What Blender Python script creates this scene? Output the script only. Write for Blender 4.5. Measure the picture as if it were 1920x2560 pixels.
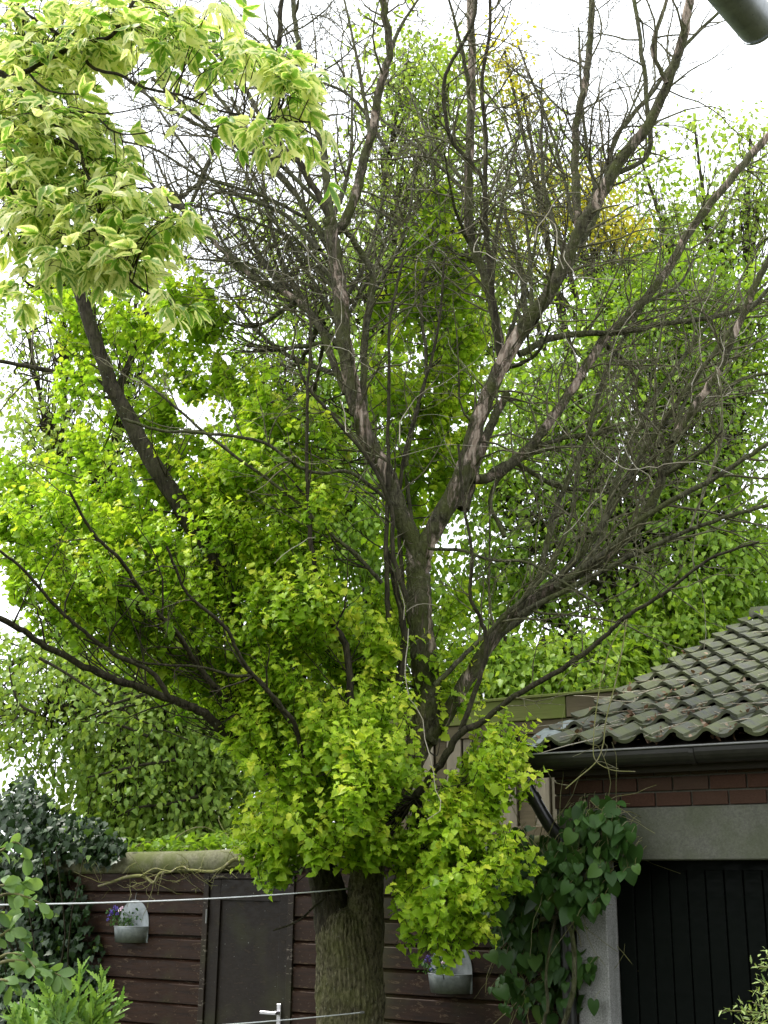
import bpy, bmesh, math, random
import numpy as np
from mathutils import Vector, Matrix, noise as mnoise

random.seed(7)
RNG = np.random.default_rng(7)
for o in list(bpy.data.objects):
    bpy.data.objects.remove(o)
SC = bpy.context.scene
COL = SC.collection

# ------------------------------------------------------------------ camera
FPX = 3100.0                       # focal length in photo pixels (1920 x 2560)
PITCH = math.atan(945 / FPX)
ROLL = math.radians(0.63)
CAMZ = 1.9
cam_d = bpy.data.cameras.new('camera')
cam_d.sensor_fit = 'VERTICAL'
cam_d.sensor_height = 36.0
cam_d.lens = FPX / 2560 * 36.0
cam_d.clip_start = 0.05
cam_d.clip_end = 2000
cam = bpy.data.objects.new('camera', cam_d)
COL.objects.link(cam)
cam.location = (0, 0, CAMZ)
cam.rotation_euler = (Matrix.Rotation(math.pi / 2 + PITCH, 3, 'X') @ Matrix.Rotation(ROLL, 3, 'Z')).to_euler()
SC.camera = cam
SC.render.resolution_x = 768
SC.render.resolution_y = 1024

# ------------------------------------------------------------------ sky, sun, exposure
SUN_EL, SUN_AZ = math.radians(58), math.radians(-68)     # azimuth from +Y towards +X
world = bpy.data.worlds.new('World')
SC.world = world
world.use_nodes = True
wn, wl = world.node_tree.nodes, world.node_tree.links
wn.clear()
sky = wn.new('ShaderNodeTexSky')
sky.sky_type = 'NISHITA'
sky.sun_disc = False
sky.sun_elevation = SUN_EL
sky.sun_rotation = SUN_AZ
sky.dust_density = 3.0
hsv = wn.new('ShaderNodeHueSaturation')
hsv.inputs['Saturation'].default_value = 0.3
wl.new(sky.outputs[0], hsv.inputs['Color'])
mixw = wn.new('ShaderNodeMix')
mixw.data_type = 'RGBA'
mixw.inputs[0].default_value = 0.75                        # even cloud layer in front of the blue
wl.new(hsv.outputs[0], mixw.inputs[6])
mixw.inputs[7].default_value = (12.5, 13.0, 13.6, 1)
bgn = wn.new('ShaderNodeBackground')
bgn.inputs['Strength'].default_value = 0.075
wl.new(mixw.outputs[2], bgn.inputs['Color'])
wout = wn.new('ShaderNodeOutputWorld')
wl.new(bgn.outputs[0], wout.inputs['Surface'])

sun_d = bpy.data.lights.new('sun', 'SUN')
sun_d.energy = 1.5
sun_d.angle = math.radians(10)
sun_d.color = (1.0, 0.96, 0.88)
sun = bpy.data.objects.new('sun', sun_d)
COL.objects.link(sun)
sd = Vector((math.sin(SUN_AZ) * math.cos(SUN_EL), math.cos(SUN_AZ) * math.cos(SUN_EL), math.sin(SUN_EL)))
sun.rotation_euler = sd.to_track_quat('Z', 'Y').to_euler()
sun.location = sd * 30

SC.view_settings.view_transform = 'Standard'
SC.view_settings.look = 'None'
SC.view_settings.gamma = 1.0
SC.view_settings.exposure = 1.6
SC.view_settings.use_curve_mapping = False

# ------------------------------------------------------------------ pixel -> place
CT, ST = math.cos(PITCH), math.sin(PITCH)
CR, SR = math.cos(ROLL), math.sin(ROLL)
CAMP = np.array([0, 0, CAMZ])


def ray(px, py):
    x = (px - 960) / FPX
    y = (1280 - py) / FPX
    x, y = CR * x - SR * y, SR * x + CR * y
    return np.array([x, CT - ST * y, ST + CT * y])


def P(px, py, Y):
    d = ray(px, py)
    return CAMP + d * (Y / d[1])


K = 1920 / 1659


def Fp(x, y, Y):                   # same, from the coordinates of a 1659 px wide copy
    return P(x * K, y * K, Y)


def frad(r, Y):
    return r * K * Y / FPX


# ------------------------------------------------------------------ object helpers
def link(name, me, mat=None, parent=None):
    o = bpy.data.objects.new(name, me)
    COL.objects.link(o)
    if mat is not None and me is not None and len(me.materials) == 0:
        me.materials.append(mat)
    if parent is not None:
        o.parent = parent
    return o


def tag(o, label=None, cat=None, group=None, kind=None):
    if label:
        o['label'] = label
    if cat:
        o['category'] = cat
    if group:
        o['group'] = group
    if kind:
        o['kind'] = kind
    return o


def empty(name, loc=(0, 0, 0), rz=0.0, parent=None):
    o = bpy.data.objects.new(name, None)
    COL.objects.link(o)
    o.location = loc
    o.rotation_euler = (0, 0, rz)
    o.empty_display_size = 0.1
    if parent is not None:
        o.parent = parent
    return o


def mesh_np(name, V, faces_flat, nper, smooth=True, attrs=None):
    """V (n,3), faces_flat int array of loops, nper verts per face."""
    me = bpy.data.meshes.new(name)
    V = np.asarray(V, dtype=np.float32)
    fl = np.asarray(faces_flat, dtype=np.int32).ravel()
    nf = len(fl) // nper
    me.vertices.add(len(V))
    me.vertices.foreach_set('co', V.ravel())
    me.loops.add(len(fl))
    me.loops.foreach_set('vertex_index', fl)
    me.polygons.add(nf)
    me.polygons.foreach_set('loop_start', np.arange(nf, dtype=np.int32) * nper)
    if smooth:
        me.polygons.foreach_set('use_smooth', np.ones(nf, dtype=bool))
    if attrs:
        for k, v in attrs.items():
            a = me.attributes.new(k, 'FLOAT', 'POINT')
            a.data.foreach_set('value', np.asarray(v, dtype=np.float32))
    me.update(calc_edges=True)
    return me


class MB:
    """collects polygons into one mesh"""

    def __init__(self):
        self.v, self.f = [], []

    def poly(self, vs, fs):
        b = len(self.v)
        self.v += [tuple(p) for p in vs]
        self.f += [tuple(i + b for i in q) for q in fs]
        return self

    def box(self, x0, x1, y0, y1, z0, z1):
        v = [(x, y, z) for z in (z0, z1) for y in (y0, y1) for x in (x0, x1)]
        return self.poly(v, [(0, 2, 3, 1), (4, 5, 7, 6), (0, 1, 5, 4), (2, 6, 7, 3), (0, 4, 6, 2), (1, 3, 7, 5)])

    def extrude_x(self, prof, x0, x1):
        """prof: list of (y,z), counter-clockwise seen from +x"""
        n = len(prof)
        v = [(x0, y, z) for y, z in prof] + [(x1, y, z) for y, z in prof]
        f = [(i, (i + 1) % n, n + (i + 1) % n, n + i) for i in range(n)]
        f += [tuple(range(n))[::-1], tuple(range(n, 2 * n))]
        return self.poly(v, f)

    def mesh(self, name, smooth=False, bevel=0.0):
        me = bpy.data.meshes.new(name)
        me.from_pydata(self.v, [], self.f)
        bm = bmesh.new()
        bm.from_mesh(me)
        bmesh.ops.recalc_face_normals(bm, faces=bm.faces)
        if bevel > 0:
            bmesh.ops.bevel(bm, geom=[e for e in bm.edges], offset=bevel, segments=1, profile=0.5, affect='EDGES')
        for f in bm.faces:
            f.smooth = smooth
        bm.to_mesh(me)
        bm.free()
        return me

    def build(self, name, mat, parent=None, smooth=False, bevel=0.0):
        return link(name, self.mesh(name, smooth, bevel), mat, parent)


class Tubes:
    """many tapered tubes in one quad mesh"""

    def __init__(self):
        self.V, self.F, self.n = [], [], 0

    def add(self, pts, rad, sides=5, cap=True):
        pts = np.asarray(pts, float)
        rad = np.asarray(rad, float)
        n = len(pts)
        t = np.empty_like(pts)
        t[1:-1] = pts[2:] - pts[:-2]
        t[0] = pts[1] - pts[0]
        t[-1] = pts[-1] - pts[-2]
        t /= np.linalg.norm(t, axis=1)[:, None] + 1e-9
        a = np.array([0.0, 0, 1.0]) if abs(t[0, 2]) < 0.9 else np.array([1.0, 0, 0])
        u = np.empty_like(pts)
        for i in range(n):
            a = a - t[i] * (a @ t[i])
            a = a / (math.sqrt(a @ a) + 1e-9)
            u[i] = a
        w = np.cross(t, u)
        th = np.arange(sides) * (2 * math.pi / sides)
        ring = (np.cos(th)[None, :, None] * u[:, None, :] + np.sin(th)[None, :, None] * w[:, None, :]) * rad[:, None, None]
        V = (pts[:, None, :] + ring).reshape(-1, 3)
        i = np.arange(n - 1)[:, None] * sides
        j = np.arange(sides)[None, :]
        k = (j + 1) % sides
        F = np.stack([i + j, i + k, i + k + sides, i + j + sides], -1).reshape(-1, 4)
        self.V.append(V)
        self.F.append(F + self.n)
        self.n += len(V)
        return self

    def mesh(self, name):
        return mesh_np(name, np.concatenate(self.V), np.concatenate(self.F), 4)

    def build(self, name, mat, parent=None):
        return link(name, self.mesh(name), mat, parent)


def catmull(pts, per=5):
    pts = [np.asarray(p, float) for p in pts]
    if len(pts) < 3:
        return np.array([pts[0] + (pts[1] - pts[0]) * i / (per * 2) for i in range(per * 2 + 1)])
    q = [2 * pts[0] - pts[1]] + pts + [2 * pts[-1] - pts[-2]]
    out = []
    for i in range(1, len(q) - 2):
        a, b, c, d = q[i - 1], q[i], q[i + 1], q[i + 2]
        for s in range(per):
            t = s / per
            out.append(0.5 * (2 * b + (c - a) * t + (2 * a - 5 * b + 4 * c - d) * t * t + (3 * b - a - 3 * c + d) * t ** 3))
    out.append(pts[-1])
    return np.array(out)


def nrm(v):
    v = np.asarray(v, float)
    return v / (np.linalg.norm(v, axis=-1, keepdims=True) + 1e-9)


# ------------------------------------------------------------------ materials
class NT:
    def __init__(self, name):
        self.m = bpy.data.materials.new(name)
        self.m.use_nodes = True
        self.t = self.m.node_tree
        self.t.nodes.clear()
        self.out = self.t.nodes.new('ShaderNodeOutputMaterial')

    def n(self, typ, **kw):
        nd = self.t.nodes.new(typ)
        for k, v in kw.items():
            if isinstance(k, str) and hasattr(nd, k) and k not in ('Scale',):
                setattr(nd, k, v)
        return nd

    def L(self, a, b):
        self.t.links.new(a, b)

    def coord(self, scale=(1, 1, 1), kind='Object', loc=(0, 0, 0)):
        tc = self.n('ShaderNodeTexCoord')
        mp = self.n('ShaderNodeMapping')
        mp.inputs['Scale'].default_value = scale
        mp.inputs['Location'].default_value = loc
        self.L(tc.outputs[kind], mp.inputs['Vector'])
        return mp.outputs[0]

    def noise(self, vec, scale=5.0, detail=4.0, rough=0.6, dist=0.0):
        nd = self.n('ShaderNodeTexNoise')
        nd.inputs['Scale'].default_value = scale
        nd.inputs['Detail'].default_value = detail
        nd.inputs['Roughness'].default_value = rough
        nd.inputs['Distortion'].default_value = dist
        self.L(vec, nd.inputs['Vector'])
        return nd.outputs['Fac']

    def ramp(self, fac, stops, interp='LINEAR'):
        r = self.n('ShaderNodeValToRGB')
        r.color_ramp.interpolation = interp
        el = r.color_ramp.elements
        while len(el) < len(stops):
            el.new(0.5)
        for e, (p, c) in zip(el, stops):
            e.position = p
            e.color = (c, c, c, 1) if isinstance(c, (int, float)) else (*c, 1)
        self.L(fac, r.inputs['Fac'])
        return r.outputs['Color']

    def mix(self, fac, a, b, typ='MIX'):
        m = self.n('ShaderNodeMix')
        m.data_type = 'RGBA'
        m.blend_type = typ
        for sock, val in ((0, fac), (6, a), (7, b)):
            if hasattr(val, 'default_value') or hasattr(val, 'is_linked'):
                self.L(val, m.inputs[sock])
            elif isinstance(val, (int, float)):
                m.inputs[sock].default_value = val if sock == 0 else (val, val, val, 1)
            else:
                m.inputs[sock].default_value = (*val, 1)
        return m.outputs[2]

    def math(self, op, a, b=0.0):
        m = self.n('ShaderNodeMath')
        m.operation = op
        for i, v in enumerate((a, b)):
            if isinstance(v, (int, float)):
                m.inputs[i].default_value = v
            else:
                self.L(v, m.inputs[i])
        return m.outputs[0]

    def attr(self, name):
        a = self.n('ShaderNodeAttribute')
        a.attribute_name = name
        return a.outputs['Fac']

    def objrand(self):
        return self.n('ShaderNodeObjectInfo').outputs['Random']

    def bump(self, h, strength=0.5, dist=0.01):
        b = self.n('ShaderNodeBump')
        b.inputs['Strength'].default_value = strength
        b.inputs['Distance'].default_value = dist
        self.L(h, b.inputs['Height'])
        return b.outputs[0]

    def principled(self, col, rough=0.7, spec=0.3, metal=0.0, normal=None):
        p = self.n('ShaderNodeBsdfPrincipled')
        for nm, v in (('Base Color', col), ('Roughness', rough), ('Metallic', metal), ('Specular IOR Level', spec)):
            s = p.inputs[nm]
            if hasattr(v, 'is_linked'):
                self.L(v, s)
            elif isinstance(v, tuple):
                s.default_value = (*v, 1)
            else:
                s.default_value = v
        if normal is not None:
            self.L(normal, p.inputs['Normal'])
        return p.outputs[0]

    def done(self, sh):
        self.L(sh, self.out.inputs['Surface'])
        return self.m


def leaf_mat(name, stops, trans=0.4, rough=0.45, spec=0.35, rim=None, vein=0.0, tmul=(1.15, 1.1, 0.6)):
    m = NT(name)
    col = m.ramp(m.attr('tint'), stops)
    if rim is not None:
        v = m.coord()
        nz = m.noise(v, 38.0, 2.0, 0.6)
        e = m.math('ADD', m.attr('rim'), m.math('MULTIPLY', m.math('SUBTRACT', nz, 0.5), 1.5))
        e = m.math('ADD', e, m.math('MULTIPLY', m.math('SUBTRACT', m.attr('tint'), 0.5), 0.9))
        f = m.ramp(e, [(0.42, 0.0), (0.52, 1.0)])
        col = m.mix(f, col, m.ramp(m.attr('tint'), rim))
    else:
        v = m.coord()
        nz = m.noise(v, 60.0, 2.0, 0.5)
        col = m.mix(0.35, col, m.ramp(nz, [(0.3, 0.35), (0.7, 0.75)]), 'OVERLAY')
    tcol = m.mix(1.0, col, tmul, 'MULTIPLY')
    p = m.principled(col, rough, spec)
    t = m.n('ShaderNodeBsdfTranslucent')
    m.L(tcol, t.inputs['Color'])
    mx = m.n('ShaderNodeMixShader')
    mx.inputs[0].default_value = trans
    m.L(p, mx.inputs[1])
    m.L(t.outputs[0], mx.inputs[2])
    return m.done(mx.outputs[0])


M = {}
M['gold_leaf'] = leaf_mat('golden leaf', [(0.0, (0.15, 0.29, 0.018)), (0.45, (0.34, 0.52, 0.030)), (0.8, (0.52, 0.65, 0.045)), (1.0, (0.70, 0.72, 0.07))], 0.5, tmul=(1.05, 1.12, 0.8))
M['bg_leaf'] = leaf_mat('mid green leaf', [(0.0, (0.12, 0.23, 0.018)), (0.6, (0.22, 0.37, 0.032)), (1.0, (0.34, 0.48, 0.06))], 0.5)
M['pale_leaf'] = leaf_mat('pale green leaf', [(0.0, (0.19, 0.31, 0.04)), (0.6, (0.32, 0.45, 0.07)), (1.0, (0.45, 0.55, 0.13))], 0.5)
M['beech_leaf'] = leaf_mat('beech leaf', [(0.0, (0.12, 0.22, 0.03)), (0.6, (0.22, 0.35, 0.05)), (1.0, (0.34, 0.46, 0.10))], 0.48)
M['yellow_leaf'] = leaf_mat('yellow leaf', [(0.0, (0.42, 0.42, 0.02)), (1.0, (0.68, 0.60, 0.05))], 0.4)
M['ivy_leaf'] = leaf_mat('ivy leaf', [(0.0, (0.010, 0.026, 0.005)), (0.7, (0.022, 0.055, 0.010)), (0.9, (0.05, 0.12, 0.018)), (1.0, (0.17, 0.27, 0.035))], 0.12, 0.42, 0.3)
M['climber_leaf'] = leaf_mat('climber leaf', [(0.0, (0.022, 0.062, 0.010)), (0.7, (0.045, 0.11, 0.018)), (1.0, (0.11, 0.20, 0.035))], 0.22, 0.5, 0.3)
M['elder_leaf'] = leaf_mat('variegated leaf', [(0.0, (0.15, 0.32, 0.03)), (1.0, (0.32, 0.50, 0.08))], 0.55,
                           rim=[(0.0, (0.66, 0.74, 0.20)), (1.0, (0.88, 0.89, 0.46))], tmul=(1.08, 1.1, 0.8))
M['shrub_leaf'] = leaf_mat('shrub leaf', [(0.0, (0.09, 0.19, 0.05)), (1.0, (0.25, 0.40, 0.12))], 0.38)
M['feather_leaf'] = leaf_mat('feathery leaf', [(0.0, (0.10, 0.22, 0.04)), (1.0, (0.28, 0.45, 0.08))], 0.38)
M['box_leaf'] = leaf_mat('small leaf', [(0.0, (0.12, 0.20, 0.04)), (1.0, (0.38, 0.48, 0.16))], 0.35)
M['pot_leaf'] = leaf_mat('pansy leaf', [(0.0, (0.04, 0.12, 0.03)), (1.0, (0.12, 0.25, 0.06))], 0.25)
M['dry_leaf'] = leaf_mat('dry leaf', [(0.0, (0.06, 0.035, 0.02)), (0.7, (0.20, 0.12, 0.07)), (1.0, (0.42, 0.32, 0.24))], 0.1, 0.7, 0.2)


def bark_mat(name, dark, light, moss, wood=None, mossamt=0.5, zs=0.25, sc=30):
    m = NT(name)
    v = m.coord((1, 1, zs))
    v2 = m.coord()
    n1 = m.noise(v, sc, 6, 0.65, 0.6)
    n2 = m.noise(v2, 6.0, 4, 0.6)
    n3 = m.noise(v2, 45.0, 3, 0.6)
    col = m.mix(m.ramp(n1, [(0.36, 0.0), (0.66, 1.0)]), dark, light)
    col = m.mix(m.math('MULTIPLY', m.ramp(n2, [(0.42, 0.0), (0.62, 1.0)]), mossamt), col, moss)
    col = m.mix(m.ramp(n3, [(0.66, 0.0), (0.74, 0.55)]), col, (0.34, 0.37, 0.30))
    h = m.math('ADD', n1, m.math('MULTIPLY', n3, 0.3))
    if wood is not None:
        n4 = m.noise(m.coord((1, 1, 0.3), loc=(3, 1, 7)), 6.5, 7, 0.7, 1.2)
        f = m.ramp(n4, [(0.51, 0.0), (0.58, 1.0)])
        fib = m.noise(m.coord((1, 1, 0.08)), 60, 4, 0.6)
        wc = m.mix(m.ramp(fib, [(0.35, 0.0), (0.65, 1.0)]), wood[0], wood[1])
        col = m.mix(f, col, wc)
        h = m.mix(f, h, m.math('MULTIPLY', fib, 0.35))
    return m.done(m.principled(col, 0.88, 0.15, 0.0, m.bump(h, 1.0, 0.03)))


M['trunk'] = bark_mat('trunk bark', (0.03, 0.025, 0.014), (0.21, 0.19, 0.11), (0.12, 0.13, 0.035), None, 0.5, 0.4, 60)
M['dead'] = bark_mat('dead bark', (0.026, 0.022, 0.014), (0.13, 0.125, 0.075), (0.075, 0.088, 0.022), ((0.20, 0.145, 0.105), (0.46, 0.38, 0.31)), 0.75, 0.35, 46)
M['live'] = bark_mat('dark bark', (0.018, 0.015, 0.010), (0.075, 0.065, 0.042), (0.05, 0.055, 0.018), None, 0.4, 0.25, 38)
M['limb_grey'] = bark_mat('mossy grey bark', (0.026, 0.024, 0.014), (0.14, 0.135, 0.085), (0.085, 0.10, 0.028), None, 0.65, 0.35, 40)


def twig_mat(name, a, b, c):
    m = NT(name)
    v = m.coord()
    n1 = m.noise(v, 1.7, 3, 0.6)
    n2 = m.noise(v, 30, 3, 0.6)
    col = m.mix(m.ramp(n1, [(0.35, 0.0), (0.65, 1.0)]), a, b)
    col = m.mix(m.ramp(n2, [(0.5, 0.0), (0.7, 1.0)]), col, c)
    return m.done(m.principled(col, 0.85, 0.15))


M['twig'] = twig_mat('dead twig bark', (0.06, 0.05, 0.032), (0.13, 0.125, 0.065), (0.22, 0.22, 0.14))
M['twig_live'] = twig_mat('leafy twig bark', (0.022, 0.018, 0.012), (0.045, 0.038, 0.022), (0.07, 0.06, 0.035))
M['strand'] = twig_mat('dry vine bark', (0.22, 0.19, 0.13), (0.38, 0.35, 0.27), (0.48, 0.45, 0.38))
M['vine'] = twig_mat('mossy vine bark', (0.13, 0.13, 0.06), (0.20, 0.20, 0.07), (0.25, 0.22, 0.15))
M['green_stem'] = twig_mat('green stem', (0.12, 0.22, 0.04), (0.18, 0.27, 0.06), (0.2, 0.3, 0.08))


def board_mat(name, base, base2, flake, worn=0.5, zs=14, spec=0.22):
    m = NT(name)
    v = m.coord((1.2, 6, zs))
    v2 = m.coord((1, 1, 1))
    g = m.noise(v, 3.0, 6, 0.65, 0.3)
    col = m.mix(m.ramp(g, [(0.35, 0.0), (0.65, 1.0)]), base, base2)
    n2 = m.noise(m.coord((3, 3, 9)), 4.5, 6, 0.7, 0.5)
    f = m.ramp(n2, [(0.57, 0.0), (0.62, worn)])
    col = m.mix(f, col, flake)
    n3 = m.noise(v2, 2.2, 3, 0.5)
    if spec > 0.2:
        col = m.mix(m.ramp(n3, [(0.52, 0.0), (0.7, 0.45)]), col, (0.045, 0.05, 0.014))
    if spec > 0.2:
        n4 = m.noise(v2, 70, 1, 0.5)
        col = m.mix(m.ramp(n4, [(0.79, 0.0), (0.81, 0.6)]), col, (0.4, 0.4, 0.36))
    rg = m.ramp(n2, [(0.4, 0.42), (0.66, 0.85)])
    return m.done(m.principled(col, rg, spec, 0.0, m.bump(g, 0.35, 0.004)))


M['board'] = board_mat('brown painted board', (0.016, 0.0075, 0.0035), (0.036, 0.0155, 0.007), (0.15, 0.11, 0.07))
M['door_paint'] = board_mat('brown door paint', (0.013, 0.0095, 0.0065), (0.019, 0.0135, 0.009), (0.10, 0.08, 0.06), 0.25, 0.6)
M['frame_paint'] = board_mat('brown frame paint', (0.016, 0.011, 0.007), (0.026, 0.017, 0.010), (0.25, 0.22, 0.18), 0.6, 0.8)
M['garage_paint'] = board_mat('black green door paint', (0.002, 0.003, 0.0023), (0.0035, 0.005, 0.0036), (0.012, 0.015, 0.012), 0.2, 0.5, 0.06)


def weathered(name, a, b, c, zs=1.0, xs=1.0):
    m = NT(name)
    g = m.noise(m.coord((22 * xs, 22, 22 * zs)), 1.0, 6, 0.65, 0.4)
    n = m.noise(m.coord(), 2.6, 4, 0.6)
    col = m.mix(m.ramp(g, [(0.35, 0.0), (0.66, 1.0)]), a, b)
    col = m.mix(m.ramp(n, [(0.38, 0.0), (0.6, 0.85)]), col, c)
    return m.done(m.principled(col, 0.85, 0.2, 0.0, m.bump(g, 0.6, 0.006)))


M['fence_green'] = weathered('algae green plank', (0.09, 0.10, 0.03), (0.17, 0.18, 0.06), (0.12, 0.15, 0.035), 1.0, 0.06)
M['fence_brown'] = weathered('brown weathered plank', (0.07, 0.055, 0.035), (0.16, 0.13, 0.09), (0.12, 0.10, 0.06), 1.0, 0.06)
M['fence_grey'] = weathered('grey weathered picket', (0.13, 0.11, 0.085), (0.33, 0.29, 0.23), (0.24, 0.21, 0.16), 0.06, 1.0)


def stone_mat(name, a, b, moss, mossamt, sc=60, rough=0.9, bs=0.5):
    m = NT(name)
    v = m.coord()
    n1 = m.noise(v, sc, 4, 0.7)
    n2 = m.noise(v, 4.0, 5, 0.65)
    n3 = m.noise(m.coord((3, 3, 0.7)), 3.0, 4, 0.6)
    col = m.mix(m.ramp(n1, [(0.3, 0.0), (0.7, 1.0)]), a, b)
    col = m.mix(m.math('MULTIPLY', m.ramp(n2, [(0.4, 0.0), (0.62, 1.0)]), mossamt), col, moss)
    col = m.mix(m.ramp(n3, [(0.55, 0.0), (0.75, 0.35)]), col, (0.05, 0.05, 0.04))
    return m.done(m.principled(col, rough, 0.2, 0.0, m.bump(n1, bs, 0.004)))


M['concrete'] = stone_mat('lintel concrete', (0.085, 0.085, 0.07), (0.15, 0.15, 0.12), (0.08, 0.09, 0.05), 0.6, 80)
M['pillar'] = stone_mat('pebbled concrete', (0.12, 0.12, 0.11), (0.42, 0.42, 0.40), (0.2, 0.21, 0.18), 0.3, 120)
M['cap'] = stone_mat('mossy cement sheet', (0.11, 0.105, 0.065), (0.24, 0.235, 0.15), (0.10, 0.115, 0.032), 0.85, 45)
M['mortar'] = stone_mat('mortar', (0.07, 0.065, 0.05), (0.13, 0.12, 0.095), (0.10, 0.10, 0.07), 0.4, 90)
M['soil'] = stone_mat('potting soil', (0.010, 0.008, 0.006), (0.03, 0.025, 0.018), (0.01, 0.01, 0.008), 0.3, 120)


def brick_mat():
    m = NT('dull red brick')
    v = m.coord()
    n1 = m.noise(v, 90, 4, 0.7)
    col = m.mix(m.ramp(n1, [(0.3, 0.0), (0.7, 1.0)]), (0.045, 0.021, 0.013), (0.08, 0.038, 0.024))
    col = m.mix(m.objrand(), col, (0.06, 0.038, 0.026))
    return m.done(m.principled(col, 0.9, 0.2, 0.0, m.bump(n1, 0.5, 0.003)))


M['brick'] = brick_mat()


def tile_mat():
    m = NT('weathered pantile')
    v = m.coord()
    r = m.objrand()
    wv = m.n('ShaderNodeVectorMath')
    wv.operation = 'ADD'
    m.L(v, wv.inputs[0])
    cb = m.n('ShaderNodeCombineXYZ')
    m.L(m.math('MULTIPLY', r, 37.0), cb.inputs[0])
    m.L(m.math('MULTIPLY', r, 91.0), cb.inputs[1])
    m.L(cb.outputs[0], wv.inputs[1])
    vv = wv.outputs[0]
    n1 = m.noise(vv, 55, 5, 0.7)
    n2 = m.noise(vv, 7, 4, 0.65)
    n3 = m.noise(vv, 26, 3, 0.6)
    col = m.mix(m.ramp(n1, [(0.3, 0.0), (0.7, 1.0)]), (0.055, 0.057, 0.05), (0.115, 0.118, 0.10))
    col = m.mix(m.math('MULTIPLY', r, 0.5), col, (0.115, 0.115, 0.08))
    col = m.mix(m.ramp(n2, [(0.38, 0.0), (0.60, 0.8)]), col, (0.115, 0.13, 0.055))
    col = m.mix(m.ramp(n3, [(0.68, 0.0), (0.74, 0.6)]), col, (0.36, 0.37, 0.32))
    return m.done(m.principled(col, 0.8, 0.25, 0.0, m.bump(n1, 0.5, 0.004)))


M['tile'] = tile_mat()


def metal_mat(name, a, b, rough, metal):
    m = NT(name)
    v = m.coord()
    n1 = m.noise(v, 14, 5, 0.65, 0.6)
    n2 = m.noise(v, 90, 2, 0.6)
    col = m.mix(m.ramp(n1, [(0.35, 0.0), (0.65, 1.0)]), a, b)
    col = m.mix(m.ramp(n2, [(0.68, 0.0), (0.74, 0.6)]), col, tuple(c * 0.35 for c in a))
    return m.done(m.principled(col, rough, 0.5, metal, m.bump(n2, 0.15, 0.002)))


M['zinc'] = metal_mat('galvanised zinc', (0.24, 0.265, 0.27), (0.42, 0.45, 0.46), 0.4, 0.3)
M['lead'] = metal_mat('lead flashing', (0.18, 0.21, 0.22), (0.34, 0.38, 0.38), 0.6, 0.3)
M['gutter'] = metal_mat('dark brown gutter', (0.012, 0.011, 0.009), (0.022, 0.02, 0.016), 0.35, 0.0)
M['pipe'] = metal_mat('black drainpipe', (0.010, 0.010, 0.009), (0.018, 0.018, 0.016), 0.3, 0.0)
M['steel'] = metal_mat('brushed steel', (0.55, 0.53, 0.56), (0.70, 0.68, 0.70), 0.35, 0.8)


def plain(name, c, rough=0.5, spec=0.4):
    m = NT(name)
    n = m.noise(m.coord(), 40, 3, 0.6)
    col = m.mix(0.3, c, m.ramp(n, [(0.3, 0.3), (0.7, 0.7)]), 'OVERLAY')
    return m.done(m.principled(col, rough, spec))


M['line'] = plain('white plastic line', (0.72, 0.74, 0.74))
M['wire'] = plain('dull wire', (0.25, 0.25, 0.24))
M['violet'] = plain('violet petal', (0.07, 0.04, 0.32))
M['pink'] = plain('pale pink petal', (0.80, 0.55, 0.68))
M['timber'] = weathered('dark roof timber', (0.02, 0.016, 0.012), (0.05, 0.04, 0.03), (0.03, 0.026, 0.018), 1.0, 0.1)


def ground_mat():
    m = NT('garden ground')
    v = m.coord()
    n1 = m.noise(v, 3.0, 6, 0.7)
    n2 = m.noise(v, 40, 4, 0.7)
    col = m.mix(m.ramp(n1, [(0.4, 0.0), (0.6, 1.0)]), (0.035, 0.027, 0.018), (0.045, 0.075, 0.02))
    col = m.mix(m.ramp(n2, [(0.4, 0.0), (0.7, 0.5)]), col, (0.09, 0.08, 0.05))
    return m.done(m.principled(col, 0.95, 0.1, 0.0, m.bump(n2, 0.7, 0.02)))


M['ground'] = ground_mat()

# ------------------------------------------------------------------ ground
gb = MB()
gb.poly([(-600, -600, 0), (600, -600, 0), (600, 600, 0), (-600, 600, 0)], [(0, 1, 2, 3)])
tag(gb.build('ground', M['ground']), kind='structure')

# ------------------------------------------------------------------ shed
A_SH = math.radians(57)
SH0 = P(620, 2225, 9.6)[:2]
G_SH = np.array([math.sin(A_SH), -math.cos(A_SH)])
N_SH = np.array([math.cos(A_SH), math.sin(A_SH)])


def on_wall(px, py, o, g, back=0.0):
    n = np.array([-g[1], g[0]])
    r = ray(px, py)
    oo = np.array(o[:2]) + n * back
    A = np.array([[g[0], -r[0]], [g[1], -r[1]]])
    t, k = np.linalg.solve(A, -oo)
    return t, CAMZ + k * r[2]


def sw(px, py, back=0.0):
    return on_wall(px, py, SH0, G_SH, back)


SH_RZ = -(math.pi / 2 - A_SH)


def shed_pt(px, py, back=0.0):
    t, z = sw(px, py, back)
    q = SH0 + G_SH * t + N_SH * back
    return np.array([q[0], q[1], z])


shed = empty('garden_shed', (SH0[0], SH0[1], 0), SH_RZ)
tag(shed, 'low brown timber shed with horizontal boards, a plain door and mossy roof edge', 'shed')
dl, _ = sw(524, 2400)
dr, _ = sw(726, 2400)
dtop = sw(620, 2197)[1]
sl, srt = sw(-120, 2300)[0], sw(1440, 2400)[0]
wall = MB().box(sl, srt, 0.004, 0.08, 0, 2.16).build('wall', M['timber'], shed)
BH = 0.158
prof = [(0, 0.0), (0, 0.157), (-0.006, 0.152), (-0.032, 0.134), (-0.032, 0.006), (-0.018, 0.0)]


def board_mesh(L):
    return MB().extrude_x([(y, z) for y, z in prof][::-1], 0, L).mesh('board')


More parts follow.
